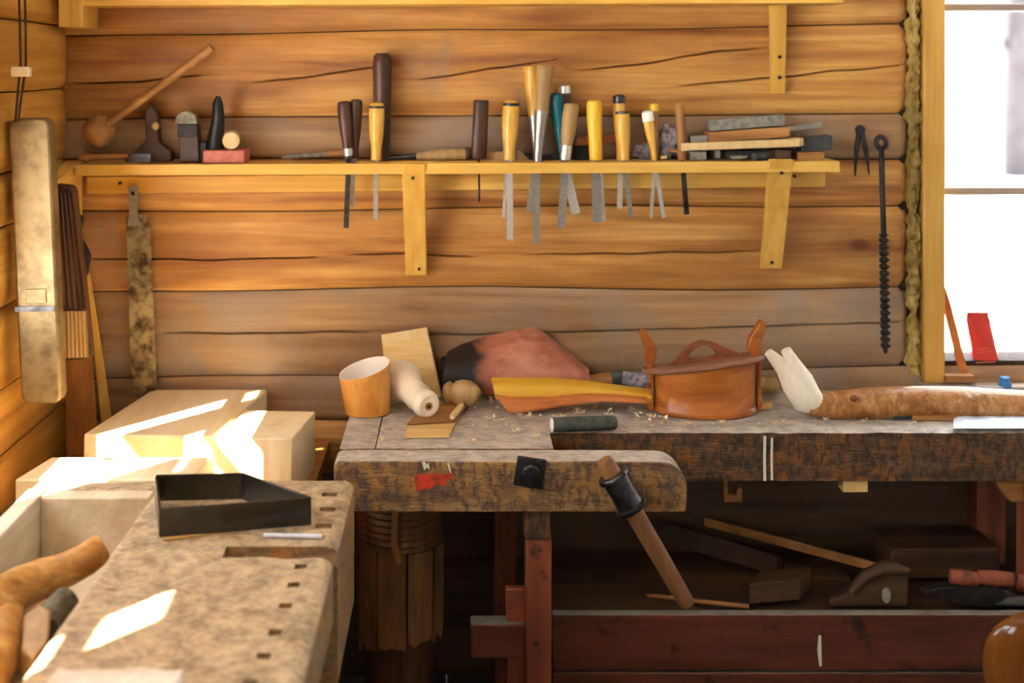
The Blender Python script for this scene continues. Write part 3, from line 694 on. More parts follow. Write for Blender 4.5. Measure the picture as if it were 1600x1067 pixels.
MB().tube([P(1377, 233, 3.41), P(1379, 300, 3.41), P(1381, 372, 3.41)], S(4.2, 3.41), 10).build('shank', M['iron_mat'], t)
rows = []
A, B = P(1381, 366, 3.41), P(1384, 552, 3.41)
for q in range(121):
    c = A.lerp(B, q / 120); ang = q / 120 * math.pi * 2 * 9; w = S(7.5, 3.41) * (1 if q < 112 else (120 - q) / 8 * .8 + .2); e = S(2.2, 3.41)
    ca, sa = math.cos(ang), math.sin(ang)
    rows.append([c + Vector((x * ca - y * sa, x * sa + y * ca, 0)) for x, y in ((-w, -e), (w, -e), (w, e), (-w, e), (-w, -e))])
MB().grid(rows).build('twist', M['iron_mat'], t)

# ================================================================ LEFT WALL TOOLS
t = thing('jointer_plane', 'long pale plane hanging sole outward on the left wall', 'plane', P(52, 630, 2.95))
def rounded(c4, r, d, n=5):                                # rounded outline through 4 px corners
    out = []
    for i in range(4):
        p = Vector(c4[i]); a = Vector(c4[i - 1]); b = Vector(c4[(i + 1) % 4])
        p0 = p + (a - p).normalized() * r; p1 = p + (b - p).normalized() * r
        for k in range(n + 1):
            s_ = k / n; q = p0 * (1 - s_) ** 2 + p * 2 * s_ * (1 - s_) + p1 * s_ ** 2; out.append(P(q[0], q[1], d))
    return out
MB().prism(rounded([(12, 186), (76, 184), (96, 631), (33, 631)], 16, 2.95), (0.0, .05, 0)).build('body', M['pewter'], t, bevel=.006, seg=3)
MB().prism([P(24, 479, 2.949), P(86, 478, 2.949), P(86, 486, 2.949), P(24, 487, 2.949)], (0, -.003, 0)).build('iron_edge', M['iron'], t)
MB().prism([P(40, 452, 2.949), P(72, 451, 2.949), P(73, 473, 2.949), P(41, 474, 2.949)], (0, -.002, 0)).build('mouth_inlay', M['pewter'], t, bevel=.001)
t = thing('grooved_plane', 'dark plane with grooved sole hanging behind the long pale plane', 'plane', P(115, 560, 3.05))
def ribbed(c, n, d, amp, y1):                              # px corners tl,tr,br,bl; ribs along the height
    rows = []
    for k in range(13):
        fv = k / 12; r = []
        for j in range(n * 4 + 1):
            fu = j / (n * 4)
            tp = Vector(c[0]).lerp(Vector(c[1]), fu); bt = Vector(c[3]).lerp(Vector(c[2]), fu); q = tp.lerp(bt, fv)
            r.append(P(q[0], q[1], d - amp * (.5 + .5 * math.cos(2 * math.pi * j / 4))))
        rows.append(r)
    return MB().grid(rows, 0)
MB().prism(rounded([(78, 288), (112, 292), (140, 562), (92, 565)], 10, 3.052), (0, .05, 0)).build('body', M['darkwood_z'], t, bevel=.004)
ribbed([(82, 300), (112, 302), (134, 482), (90, 482)], 5, 3.052, .003, 0).build('grooved_sole', M['darkwood_z'], t)
ribbed([(93, 486), (135, 486), (139, 558), (94, 560)], 7, 3.052, .004, 0).build('ribbed_end', M['dullhandle'], t)
MB().tube([P(98, 300, 3.08), P(98, 300, 3.08) + Vector((-.09, .01, 0))], .006, 8).build('hanging_peg', M['midwood'], t)
t = thing('iron_hook', 'small black bent iron tool hanging beside the grooved plane', 'hook', P(128, 430, 3.2))
MB().tube([P(122, 338, 3.2), P(124, 352, 3.2), P(122, 368, 3.2), P(130, 385, 3.2), P(136, 400, 3.2), P(133, 425, 3.2), P(130, 445, 3.2)], [S(8, 3.2), S(5, 3.2), S(4, 3.2), S(6, 3.2), S(7, 3.2), S(5, 3.2), S(2, 3.2)], 10).build('shaft', M['iron_mat'], t)
MB().blob(P(122, 342, 3.2), S(9, 3.2), 1, .7, .8).build('knob', M['iron_mat'], t)
MB().tube([P(122, 342, 3.2), P(122, 342, 3.2) + Vector((-.10, .0, 0))], .004, 8).build('nail', M['iron_mat'], t)
solo(MB().hexa([P(104, 720, 3.30), P(156, 720, 3.26), P(156, 720, 3.29), P(104, 720, 3.33), P(100, 430, 3.36), P(134, 430, 3.36), P(134, 430, 3.39), P(100, 430, 3.39)]), 'leaning_plank', M['midwood_z'], 'brown plank leaning in the corner below the grooved plane', 'plank', P(130, 720, 3.3), bevel=.002)
solo(MB().hexa([P(158, 660, 3.36), P(176, 660, 3.36), P(176, 660, 3.375), P(158, 660, 3.375), P(134, 428, 3.40), P(141, 428, 3.40), P(141, 428, 3.415), P(134, 428, 3.415)]), 'thin_batten', M['pine_v'], 'thin yellow batten leaning between plank and saw', 'batten', P(160, 660, 3.36), bevel=.0015)
t = thing('saw_blade', 'rusty hand saw blade hanging under the shelf, teeth to one side', 'saw', P(222, 612, 3.41))
pts = [P(197, 346, 3.41), P(197, 337, 3.41), P(228, 335, 3.41), P(232, 350, 3.41)]
nt = 42
for k in range(nt + 1):
    f = k / nt; u = lerp(233, 243, f); v = lerp(352, 606, f)
    pts += [P(u, v, 3.41), P(u + 3.2, v + 2, 3.41)]
pts += [P(242, 610, 3.41), P(209, 615, 3.41), P(204, 560, 3.41)]
MB().prism(pts, (0, .003, 0)).build('blade', M['rustsaw'], t, smooth=False)
MB().prism([P(201, 300, 3.405)] + [P(208 + 8 * math.cos(a), 296 + 6 * math.sin(a), 3.405) for a in [math.pi + math.pi * q / 6 for q in range(7)]] + [P(214, 340, 3.405), P(222, 352, 3.405), P(198, 354, 3.405), P(202, 335, 3.405)], (0, .005, 0)).build('tang', M['steel_dull'], t)
MB().tube([P(208, 302, 3.404), P(208, 302, 3.44)], S(3.5, 3.4), 8).build('nail', M['iron_mat'], t)
t = thing('wall_wire', 'twisted brown wire on a porcelain knob high on the left wall', 'wire', P(32, 110, 2.95))
for dx in (-4, 5):
    MB().tube([P(33 + dx, -30, 2.96), P(35 + dx, 40, 2.96), P(36 + dx * .9, 100, 2.955), P(33 + dx * .8, 125, 2.95), P(26 + dx * .5, 190, 2.945)], S(2.0, 2.95), 8).build('wire', M['cord'], t)
MB().box(P(18, 0, 2.95).x, P(48, 0, 2.95).x, 2.94, 2.965, P(0, 120, 2.95).z, P(0, 104, 2.95).z).build('porcelain_knob', M['porcelain'], t, bevel=.005, seg=3)

# ================================================================ LUMBER ON A LOW STAND
ZB = 0.822                                                 # bench top height
def on(u, v, z): d = (EYE - z) * F / (v - CY); return P(u, v, d)      # the point at height z seen at pixel (u,v)
def topped(corners, z0, z1):                                # corners of the top face, ccw from front-left
    c = [on(u, v, z1) for u, v in corners]
    return [Vector((p.x, p.y, z0)) for p in c] + c
st = thing('low_stand', 'low wooden stand under the fresh timber behind the left bench', 'stand', (-0.68, 3.06, 0))
MB().box(-1.03, -0.36, 2.70, 3.43, 0.645, 0.68).build('top', M['midwood'], st, bevel=.003)
for x in (-1.0, -0.43):
    for y in (2.74, 3.36): MB().box(x, x + .05, y, y + .05, 0, .645).build('leg', M['midwood_z'], st, bevel=.003)
solo(MB().hexa(topped([(130, 678), (333, 682), (418, 608), (238, 608)], .681, .822)), 'timber_baulk', M['lumber'], 'wide fresh timber baulk against the wall with a sun stripe', 'timber', (-.75, 3.2, .681), bevel=.006)
solo(MB().hexa([Vector(p) for p in ((-.587, 2.95, .681), (-.402, 2.95, .681), (-.372, 3.18, .681), (-.557, 3.19, .681), (-.587, 2.95, .832), (-.402, 2.95, .832), (-.372, 3.18, .832), (-.557, 3.19, .832))]),
     'timber_block', M['lumber_v'], 'square fresh timber block right of the wide baulk', 'timber', (-.48, 3.07, .681), bevel=.003)
solo(MB().hexa([Vector(p) for p in ((-.985, 2.705, .681), (-.60, 2.705, .681), (-.572, 2.86, .681), (-.955, 2.86, .681), (-.985, 2.705, .816), (-.60, 2.705, .816), (-.572, 2.86, .816), (-.955, 2.86, .816))]),
     'timber_baulk', M['lumber'], 'sunlit fresh timber baulk just beyond the tray end of the left bench', 'timber', (-.78, 2.78, .681), bevel=.004)

# ================================================================ LEFT BENCH
lb = thing('left_workbench', 'worn workbench with tool tray and dog holes running toward the viewer', 'workbench', (-0.55, 1.8, 0))
Y0 = 0.75
def worn(x0, x1, y0, y1, z0, z1, nx, ny, amp=.003, round_=0.012, side=(1, 1)):     # plank with a worn, dished upper face and soft long edges
    rows = []
    for j in range(ny + 1):
        y = lerp(y0, y1, j / ny); r = [(x0, y, z0)]
        for i in range(nx + 1):
            x = lerp(x0, x1, i / nx); e = min((x - x0) if side[0] else 9, (x1 - x) if side[1] else 9)
            dz = 0 if e > round_ else round_ * .55 * (1 - e / round_) ** 2
            r.append((x, y, z1 - dz - amp * (.5 + .5 * mnoise.noise(Vector((x * 14, y * 14, 1)))) - amp * .5 * mnoise.noise(Vector((x * 40, y * 40, 4)))))
        r.append((x1, y, z0)); rows.append(r)
    mb = MB().grid(rows); w = nx + 3; h = ny + 1
    mb.f += [tuple(range(w)), tuple(reversed(range((h - 1) * w, h * w)))] + [(i * w, i * w + w - 1, (i + 1) * w + w - 1, (i + 1) * w) for i in range(h - 1)]
    return mb
worn(-.652, -.44, Y0, 2.68, .74, ZB, 24, 150, .003, .010, (1, 0)).build('top_plank', M['bench_side'], lb)
def holed(x0, x1, y0, y1, z0, z1, holes, amp=.003):         # plank with square dog holes: holes = (xa, xb, ya, yb)
    mb = MB(); hs = sorted(holes, key=lambda q: q[2])
    ys = [y0]
    for q in hs: ys += [q[2], q[3]]
    ys.append(y1)
    for k in range(len(ys) - 1):
        a, b = ys[k], ys[k + 1]
        if k % 2 == 0:
            m_ = worn(x0, x1, a, b, z0, z1, 22, max(2, int((b - a) / .012)), amp, .022, (0, 1)); mb.add(m_.v, m_.f)
        else:
            q = hs[k // 2]
            for xa, xb, sd in ((x0, q[0], (0, 0)), (q[1], x1, (0, 1))):
                m_ = worn(xa, xb, a, b, z0, z1, max(2, int((xb - xa) / .01)), 3, amp, .022, sd); mb.add(m_.v, m_.f)
    return mb
near = []
for u, v in ((470, 883), (458, 912), (446, 945), (430, 985), (412, 1023), (390, 1066)):
    c = on(u, v, ZB); near.append((c.x - .011, c.x + .011, c.y - .010, c.y + .010))
near.append((-.325, -.29, 1.62, 1.65)); near.append((-.325, -.29, 1.48, 1.51))
holed(-.4398, -.232, Y0, 2.265, .70, ZB, near, .004).build('dog_hole_plank', M['bench_side'], lb)
far = []
for u, v in ((515, 772), (512, 795), (506, 821)):
    c = on(u, v, ZB); far.append((c.x - .016, c.x + .016, c.y - .012, c.y + .012))
holed(-.4398, -.228, 2.315, 2.68, .56, ZB, far, .001).build('tail_vise_block', M['bench_side'], lb)
MB().box(-.4398, -.262, 2.266, 2.314, .70, .775).build('vise_filler', M['midwood'], lb)
MB().box(-.925, -.885, Y0, 2.62, .66, ZB + .004).build('tray_side', M['tray'], lb, bevel=.004)
MB().box(-.885, -.652, 2.575, 2.62, .66, ZB).build('tray_end', M['tray'], lb, bevel=.004)
MB().box(-.885, -.652, Y0, 2.575, .66, .69).build('tray_floor', M['tray'], lb)
MB().box(-.925, -.645, 2.6205, 2.68, .70, ZB - .003).build('end_cap', M['bench_side'], lb, bevel=.004)
for y in (1.0, 2.4):
    for x in (-.86, -.36):
        MB().box(x, x + .08, y, y + .09, 0, .66 if x < -.5 else (.70 if y < 2 else .56)).build('leg', M['darkwood_z'], lb, bevel=.004)
MB().box(-.80, -.34, 2.41, 2.47, .18, .26).build('stretcher', M['darkwood'], lb, bevel=.004)

# roots in the tray
def zin(u, v, z): return on(u, v, z)
t = thing('birch_root', 'thick crooked birch root with orange bark lying in the tool tray', 'root', zin(60, 905, .70))
MB().tube([zin(-42, 975, .748), zin(-10, 945, .755), zin(35, 915, .762), zin(70, 903, .765), (zin(105, 890, .775)), zin(135, 874, .79), zin(157, 858, .80)],
          [S(36, 2.15), S(36, 2.2), S(33, 2.25), S(30, 2.3), S(27, 2.3), S(25, 2.3), S(23, 2.35)], 18, wob=.16, seed=2).build('bark', M['barky2'], t)
t = thing('birch_root', 'second birch root crossing below the crooked one at the frame edge', 'root', zin(10, 980, .70))
MB().tube([zin(14, 962, .74), zin(6, 990, .738), zin(-10, 1040, .74), zin(-40, 1100, .735)], [S(26, 2.1), S(34, 2.05), S(36, 1.95), S(34, 1.9)], 18, wob=.16, seed=5).build('bark', M['barky2'], t)
t = thing('bark_stick', 'short stick with grey green bark tucked beside the bench plank', 'stick', zin(100, 950, .70))
MB().tube([zin(105, 935, .765), zin(88, 955, .755), zin(72, 985, .745)], [S(22, 2.15), S(24, 2.15), S(22, 2.1)], 14, wob=.1, seed=8).build('bark', M['greybark'], t)
t = thing('split_billet', 'split pinkish wood billet standing out between the roots', 'billet', zin(60, 1000, .70))
MB().prism([zin(38, 960, .775), zin(62, 942, .785), zin(80, 955, .78), zin(76, 1000, .765), zin(52, 1030, .755), zin(34, 1012, .76)], (-.004, .0, -.05)).build('wood', M['dullhandle'], t, bevel=.004)
solo(MB().blob(zin(28, 1047, .70) + Vector((0, 0, .02)), .022, 1.2, .8, .8, wob=.3, fq=2), 'bark_chip', M['barky2'], 'small orange bark chip at the lower end of the tray', 'chip', zin(28, 1047, .70))

# pale block nearest the viewer
rows = []
bl = []
for i in range(15):
    x = lerp(-.578, -.396, i / 14); bl.append((x, 1.755 + .006 * mnoise.noise(Vector((x * 40, 0, 0))), .868 + .006 * mnoise.noise(Vector((x * 30, 3, 1)))))
rows = [[(x, 1.758, ZB + .0005) for x, y, z in bl], bl, [(x, 1.68, z + .002) for x, y, z in bl], [(x, 1.60, .866) for x, y, z in bl], [(x, 1.596, ZB + .0005) for x, y, z in bl]]
mb = MB().grid(rows); w = 15
mb.f += [tuple(i * w for i in range(5)), tuple(i * w + w - 1 for i in reversed(range(5)))] + [(j, 4 * w + j, 4 * w + j + 1, j + 1) for j in range(w - 1)]
solo(mb, 'pale_offcut', plain('pale_pinkish_wood', '#e4d9cc', .6, 0, '#d0bfae', 30, .1), 'blurred pale wood offcut at the bottom edge of the left bench', 'offcut', (-.49, 1.68, ZB), bevel=.003)

# steel frame
t = thing('steel_frame', 'open four sided frame of dark steel strips on the left bench', 'frame', (-.47, 2.46, ZB))
zb = ZB + .003
C4 = [Vector((-.575, 2.352, zb)), Vector((-.2925, 2.415, zb)), Vector((-.454, 2.56, zb)), Vector((-.632, 2.548, zb))]
for i, hh in ((0, .055), (1, .055), (2, .054), (3, .05)):
    a, b = C4[i], C4[(i + 1) % 4]; dr = (b - a).normalized(); nr = Vector((-dr.y, dr.x, 0)) * .0025; h = Vector((0, 0, hh))
    MB().hexa([a - nr, b - nr, b + nr, a + nr, a - nr + h, b - nr + h, b + nr + h, a + nr + h]).build('strip', M['plate'], t, bevel=.0006)
solo(MB().hexa([on(256, 845, ZB), on(376, 829, ZB), on(378, 822, ZB), on(258, 836, ZB), on(256, 845, ZB) + Vector((0, 0, .0035)), on(376, 829, ZB) + Vector((0, 0, .0035)), on(378, 822, ZB) + Vector((0, 0, .0035)), on(258, 836, ZB) + Vector((0, 0, .0035))]),
     'thin_slip', M['palewood_x'], 'thin pale slip of wood peeking out in front of the steel frame', 'slip', on(316, 835, ZB))
A, B = on(412, 836, ZB + .005), on(508, 838, ZB + .005)
lathe_thing('chalk_stick', 'slim pale pencil lying across the vise block before the steel frame', 'pencil', A, B, [('shaft', 0, .95, [(0, .003), (.02, .0042), (1, .0042)], 'paper'), ('tip', .95, 1, [(0, .0042), (1, .001)], 'stone')], None)

# ================================================================ BACK BENCH
bb = thing('back_workbench', 'stained old joiner bench with wooden shoulder vise along the back wall', 'workbench', (0.6, 3.1, 0))
YM, YJ = 3.05, 2.905
def worn_x(x0, x1, y0, y1, z0, z1, nx, ny, amp=.003, rd=.010, fr=True):
    rows = []
    for i in range(nx + 1):
        x = lerp(x0, x1, i / nx); r = [(x, y0, z0), (x, y0 + .002 * mnoise.noise(Vector((x * 20, 3, 1))), lerp(z0, z1, .55))]
        for j in range(ny + 1):
            y = lerp(y0, y1, j / ny); e = y - y0
            dz = 0 if (e > rd or not fr) else rd * .6 * (1 - e / rd) ** 2 * (1 + .4 * mnoise.noise(Vector((x * 25, 8, 2))))
            r.append((x, y, z1 - dz - amp * (.5 + .5 * mnoise.noise(Vector((x * 12, y * 18, 3))))))
        r.append((x, y1, z0)); rows.append(r)
    mb = MB().grid(rows); w = ny + 4
    mb.f += [tuple(range(w)), tuple(reversed(range(nx * w, (nx + 1) * w)))] + [(i * w, i * w + w - 1, (i + 1) * w + w - 1, (i + 1) * w) for i in range(nx)]
    return mb
worn_x(-.195, 2.22, YM, 3.43, .694, ZB, 150, 22).build('bench_top', M['bench_dark'], bb)
worn_x(-.195, .229, YJ + .001, YM - .001, .694, ZB, 36, 8, .002, .004, False).build('vise_arm', M['bench'], bb)
worn_x(-.282, -.198, YJ + .001, 3.43, .694, ZB, 8, 26, .002, .004, False).build('end_cap', M['bench'], bb)
# front jaw: long plank with rounded upper corner
out = [(-.287, .700), (.531, .700), (.533, .752)] + [(.470 + .063 * math.cos(a), .752 + .066 * math.sin(a)) for a in [math.pi / 2 * q / 8 for q in range(1, 9)]] + [(.30, .8195), (.1, .8185), (-.1, .820), (-.275, .819), (-.287, .812)]
MB().prism([(x, 2.82, z) for x, z in out], (0, YJ - 2.82, 0)).build('front_jaw', M['bench'], bb, bevel=.004)
# iron nut plate
c = P(828, 738, 2.815); rot = Matrix.Translation(c) @ Matrix.Rotation(math.radians(8), 4, 'Y')
MB().box(-.034, .034, -.004, .006, -.034, .034, rot).build('nut_plate', M['iron'], bb, bevel=.002)
rot2 = Matrix.Translation(c + Vector((.002, -.004, .002))) @ Matrix.Rotation(math.radians(14), 4, 'Y')
MB().prism([rot2 @ Vector((.022 * math.cos(a), 0, .022 * math.sin(a))) for a in [2 * math.pi * (q + .5) / 8 for q in range(8)]], (0, -.018, 0)).build('nut', M['iron'], bb, bevel=.003)
# paint marks
def mark(pts, d, mat, nm='paint_mark'): MB().prism([P(u, v, d) for u, v in pts], (0, -.0012, 0)).build(nm, M[mat], bb)
mark([(647, 744), (655, 740), (668, 742), (674, 739), (690, 741), (707, 738), (706, 748), (694, 752), (699, 758), (680, 757), (672, 763), (650, 766)], 2.8195, 'redpaint')
for u0, v0, v1, w in ((1195, 681, 751, 2.2), (1206, 684, 750, 1.8)):
    mark([(u0 - w, v0), (u0 + w, v0), (u0 + w * .7, (v0 + v1) / 2), (u0 + w, v1), (u0 - w, v1), (u0 - w * 1.2, (v0 + v1) / 2)], YM - .0012, 'whitepaint', 'paint_drip')
mark([(659, 722), (664, 721), (667, 726), (670, 722), (671, 733), (666, 730), (663, 735)], 2.8195, 'whitepaint'); mark([(699, 724), (701, 723), (705, 738), (703, 739)], 2.8195, 'whitepaint')
# vise screw, hub and handle
A, B = P(943, 718, 2.752), P(1075, 946, 2.742)
hu = A.lerp(B, .225)
MB().tube([hu + Vector((0, .07, 0)), hu], .022, 14).build('vise_screw', M['iron'], bb)
h = MB().lathe(A.lerp(B, .10), A.lerp(B, .345), [(0, .034), (.04, .037), (.10, .037), (.14, .030), (.5, .029), (.86, .030), (.90, .037), (.96, .037), (1, .034)], 20).build('vise_hub', M['iron'], bb)
dr = (B - A).normalized(); sd = dr.cross(Vector((0, 1, 0)))
for s_ in (1, -1):
    o1 = sd * .035 * s_ + Vector((0, -.008, 0))
    MB().tube([A.lerp(B, .08) + o1, A.lerp(B, .36) + o1], .0055, 8).build('hub_rod', M['iron'], h)
hd = MB().tube([A.lerp(B, q) for q in (0, .02, .2, .5, .8, .97, 1)], [.017, .021, .0215, .021, .020, .0185, .015], 14).build('vise_handle', M['stump'], bb)
MB().blob(A.lerp(B, .93) + Vector((-.012, -.014, .004)), .006).build('peg', M['palewood'], hd)
# leg with tenoned stretcher and key
MB().box(xw(822, 2.85), xw(862, 2.85), 2.85, 2.93, 0, .635).build('leg', M['redwood'], bb, bevel=.004)
MB().box(xw(819, 2.845), xw(860, 2.845), 2.843, 2.935, .626, .6995).build('leg_block', M['bench_dark'], bb, bevel=.004)
MB().box(xw(735, 2.87), xw(823, 2.87), 2.87, 2.92, .336, .418).build('tenon', M['redwood_x'], bb, bevel=.005)
MB().hexa([(.122, 2.885, .06), (.162, 2.885, .06), (.162, 2.91, .06), (.122, 2.91, .06), (.114, 2.885, .495), (.162, 2.885, .495), (.162, 2.91, .495), (.114, 2.91, .495)]).build('wedge_key', M['redwood'], bb, bevel=.004)
MB().tube([P(838, 1006, 2.855), P(838, 1006, 2.845)], .005, 8).build('peg_hole', M['iron_mat'], bb)
MB().box(.10, .16, 3.34, 3.42, 0, .693).build('leg', M['redwood'], bb, bevel=.004)
for y in (3.03, 3.34): MB().hexa([(xw(1588, 3.1), y, 0), (xw(1588, 3.1) + .08, y, 0), (xw(1588, 3.1) + .08, y + .08, 0), (xw(1588, 3.1), y + .08, 0), (xw(1572, 3.1) + .03, y, .693), (xw(1572, 3.1) + .11, y, .693), (xw(1572, 3.1) + .11, y + .08, .693), (xw(1572, 3.1) + .03, y + .08, .693)]).build('leg', M['redwood'], bb, bevel=.004)
MB().box(.232, 2.2, 2.98, 3.01, .253, .390).build('shelf_front', M['redwood_x'], bb, bevel=.003)
MB().box(.232, 2.2, 2.985, 3.01, .10, .245).build('lower_board', M['redwood_x'], bb, bevel=.003)
MB().box(.232, 2.2, 3.011, 3.42, .345, .368).build('lower_shelf', M['darkwood'], bb)
MB().prism([P(1279, 992, 2.979), P(1283, 993, 2.979), P(1284, 1040, 2.979), P(1280, 1041, 2.979), P(1277, 1015, 2.979)], (0, -.001, 0)).build('chalk_mark', M['whitepaint'], bb)
# bits under the slab
MB().prism([P(1129, 751, 3.1), P(1137, 751, 3.1), P(1137, 772, 3.1), P(1150, 774, 3.1), P(1153, 762, 3.1), P(1160, 764, 3.1), P(1160, 784, 3.1), P(1132, 785, 3.1)], (0, .03, 0)).build('drawer_runner', M['midwood'], bb, bevel=.002)
a, b = P(1318, 770, 3.055), P(1357, 750, 3.055)
MB().box(a.x, b.x, 3.058, 3.10, a.z, .696).build('dog_peg', M['palewood_x'], bb, bevel=.002)
MB().prism([P(1552, 750, 3.07), P(1640, 750, 3.07), P(1640, 786, 3.07), P(1580, 785, 3.07)], (0, .05, 0)).build('cross_bearer', M['midwood'], bb, bevel=.003)

# round log post under the bench's left end
t = thing('log_post', 'round upright log under the bench end with ribbed collar', 'post', (-.147, 3.17, 0))
cx, cy = -.150, 3.18
ns = 9
for k in range(ns):                                        # split staves with ragged lower ends
    a0 = 2 * math.pi * k / ns + .05; a1 = a0 + 2 * math.pi / ns - .05; r = .104
    zl = .20 + .07 * random.random(); pts = []
    for q in range(5):
        a = lerp(a0, a1, q / 4); pts.append((a, zl + .03 * random.random()))
    rows = [[(cx + r * math.cos(a), cy + r * math.sin(a), .50) for a, z in pts], [(cx + (r - .002) * math.cos(a), cy + (r - .002) * math.sin(a), z) for a, z in pts]]
    MB().grid(rows, .010).build('bark_stave', M['stump'], t)
MB().lathe((cx, cy, 0), (cx, cy, .693), [(0, .092), (1, .092)], 28).build('core', M['darkwood_z'], t)
prof = []
nr = 11
for k in range(nr * 4 + 1):
    q = k / (nr * 4); prof.append((q, .106 + .004 * math.cos(2 * math.pi * k / 4)))
MB().lathe((cx, cy, .502), (cx, cy, .690), prof, 36).build('ribbed_collar', M['stump'], t)
a = P(612, 845, 3.07); MB().prism([P(612, 800, 3.066), P(622, 800, 3.066), P(620, 845, 3.066), P(628, 880, 3.066), P(620, 883, 3.066), P(611, 852, 3.066)], (0, .02, 0)).build('split_strip', M['midwood_z'], t)

# ================================================================ ON THE BACK BENCH
# birch bark cup: tapered oval, rim cut aslant
t = thing('birch_cup', 'orange birch bark cup with white inside on the bench end', 'cup', on(570, 663, ZB))
dC = 3.16; c0 = on(571, 659, ZB); cx0, cy0 = c0.x, 3.20
def cup(r0, r1, z0, ztop, n=40):
    rows = []
    for k in range(9):
        f = k / 8; row = []
        for j in range(n + 1):
            a = 2 * math.pi * j / n; r = lerp(r0, r1, f); zt = ztop + .018 * math.cos(a) + .012 * math.sin(a)
            row.append((cx0 + r * 1.0 * math.cos(a) - .008 * f, cy0 + r * .82 * math.sin(a), lerp(z0, zt, f)))
        rows.append(row)
    return rows
MB().grid(cup(.058, .067, ZB + .001, ZB + .118)).build('outer_wall', M['cup'], t)
inn = cup(.054, .063, ZB + .006, ZB + .118); rim = cup(.058, .067, ZB, ZB + .118)[-1]
MB().grid([rim] + inn[::-1]).build('inner_wall', M['cup_in'], t)
MB().prism([(cx0 + .056 * math.cos(a), cy0 + .046 * math.sin(a), ZB + .001) for a in [2 * math.pi * q / 32 for q in range(32)]], (0, 0, .005)).build('bottom', M['cup'], t)
# board leaning on the wall
t = thing('leaning_board', 'pale rough board leaning on the wall behind the spindle', 'board', P(640, 615, 3.36))
MB().hexa([P(606, 622, 3.33), P(691, 621, 3.33), P(691, 621, 3.35), P(606, 622, 3.35), P(596, 524, 3.405), P(667, 512, 3.405), P(668, 512, 3.425), P(596, 524, 3.425)]).build('board', M['palewood_x'], t, bevel=.003)
MB().hexa([P(597, 537, 3.393), P(670, 528, 3.393), P(670, 528, 3.40), P(597, 537, 3.40), P(596, 523, 3.400), P(667, 511, 3.400), P(667, 511, 3.41), P(596, 523, 3.41)]).build('top_strip', M['palewood'], t, bevel=.002)
MB().hexa([P(688, 622, 3.33), P(696, 622, 3.335), P(696, 622, 3.36), P(688, 622, 3.36), P(667, 514, 3.405), P(679, 540, 3.41), P(679, 540, 3.425), P(667, 514, 3.425)]).build('bark_edge', M['darkwood_z'], t)
# white turned spindle
t = thing('turned_spindle', 'white turned wooden spindle with holed end pointing at the viewer', 'spindle', P(645, 640, 3.2))
A, B = P(620, 588, 3.31), P(670, 635, 3.11)
MB().lathe(A, B, [(0, .030), (.02, .050), (.16, .056), (.30, .048), (.40, .038), (.52, .035), (.70, .036), (.80, .030), (.84, .034), (.92, .036), (.98, .031), (1, .026)], 28).build('body', M['peeled'], t)
MB().tube([B - (B - A).normalized() * .004, B + (B - A).normalized() * .0008], .0105, 12).build('pith_ring', M['midwood'], t)
MB().tube([B, B + (B - A).normalized() * .0018], .0045, 10).build('bore', M['black'], t)
# knob
t = thing('turned_ball', 'round brown turned wooden ball lying behind the thin slips', 'ball', on(725, 632, ZB))
c = P(723, 613, 3.25)
MB().lathe(c + Vector((-.045, .02, -.012)), c + Vector((.048, -.02, .004)), [(0, .018), (.03, .030), (.12, .035), (.2, .030), (.26, .027), (.34, .035), (.5, .0375), (.7, .034), (.88, .022), (1, .006)], 24).build('ball', M['dullhandle'], t)
# bark sheets
def sheet(top, bot, bulge, dt, db, n=28, m=12, th=.004, wv=.0):
    rows = []
    for k in range(m + 1):
        f = k / m; row = []
        for j in range(n + 1):
            u_ = j / n; def_ = None
            a = interp([(i / (len(top) - 1), p[0]) for i, p in enumerate(top)], u_); a2 = interp([(i / (len(top) - 1), p[1]) for i, p in enumerate(top)], u_)
            b = interp([(i / (len(bot) - 1), p[0]) for i, p in enumerate(bot)], u_); b2 = interp([(i / (len(bot) - 1), p[1]) for i, p in enumerate(bot)], u_)
            d = lerp(dt, db, f) - bulge * math.sin(math.pi * f) + wv * mnoise.noise(Vector((u_ * 5, f * 3, 1)))
            row.append(P(lerp(a, b, f), lerp(a2, b2, f), d))
        rows.append(row)
    return MB().grid(rows, th)
m = N('bark_inner_scorched')
nn = m.noise(m.coord((14, 14, 30)), 1.0, 6, .65, .4); sep = m.n('ShaderNodeSeparateXYZ'); m.l(m.coord((1, 1, 1)), sep.inputs[0])
edge = m.mask(m.math('ADD', m.math('MULTIPLY', sep.outputs['X'], -9.0), m.math('MULTIPLY', nn, 1.6)), 1.15, 1.85)
cc = m.ramp(nn, [(.3, lin('#8c4a36')), (.55, lin('#b5745a')), (.8, lin('#c48a70'))])
cc = m.mix(edge, cc, lin('#1e1614')); m.bump(nn, .3)
M['scorched'] = m.done(cc, .5)
t = thing('bark_sheet', 'large curled reddish bark sheet, scorched black at one end', 'bark', P(800, 600, 3.33))
sheet([(700, 552), (722, 540), (752, 530), (790, 521), (835, 512), (850, 522), (872, 540), (918, 578)], [(690, 600), (715, 612), (750, 616), (790, 614), (830, 612), (860, 610), (890, 606), (922, 596)], .040, 3.415, 3.315, th=.005).build('curled_face', M['scorched'], t)
MB().tube([P(697, 560, 3.40), P(700, 580, 3.37), P(702, 604, 3.35)], [.014, .022, .024], 12).build('rolled_end', M['black'], t)
t = thing('yellow_bark', 'rolled yellow birch bark strip with orange underside, middle of bench', 'bark', on(880, 640, ZB))
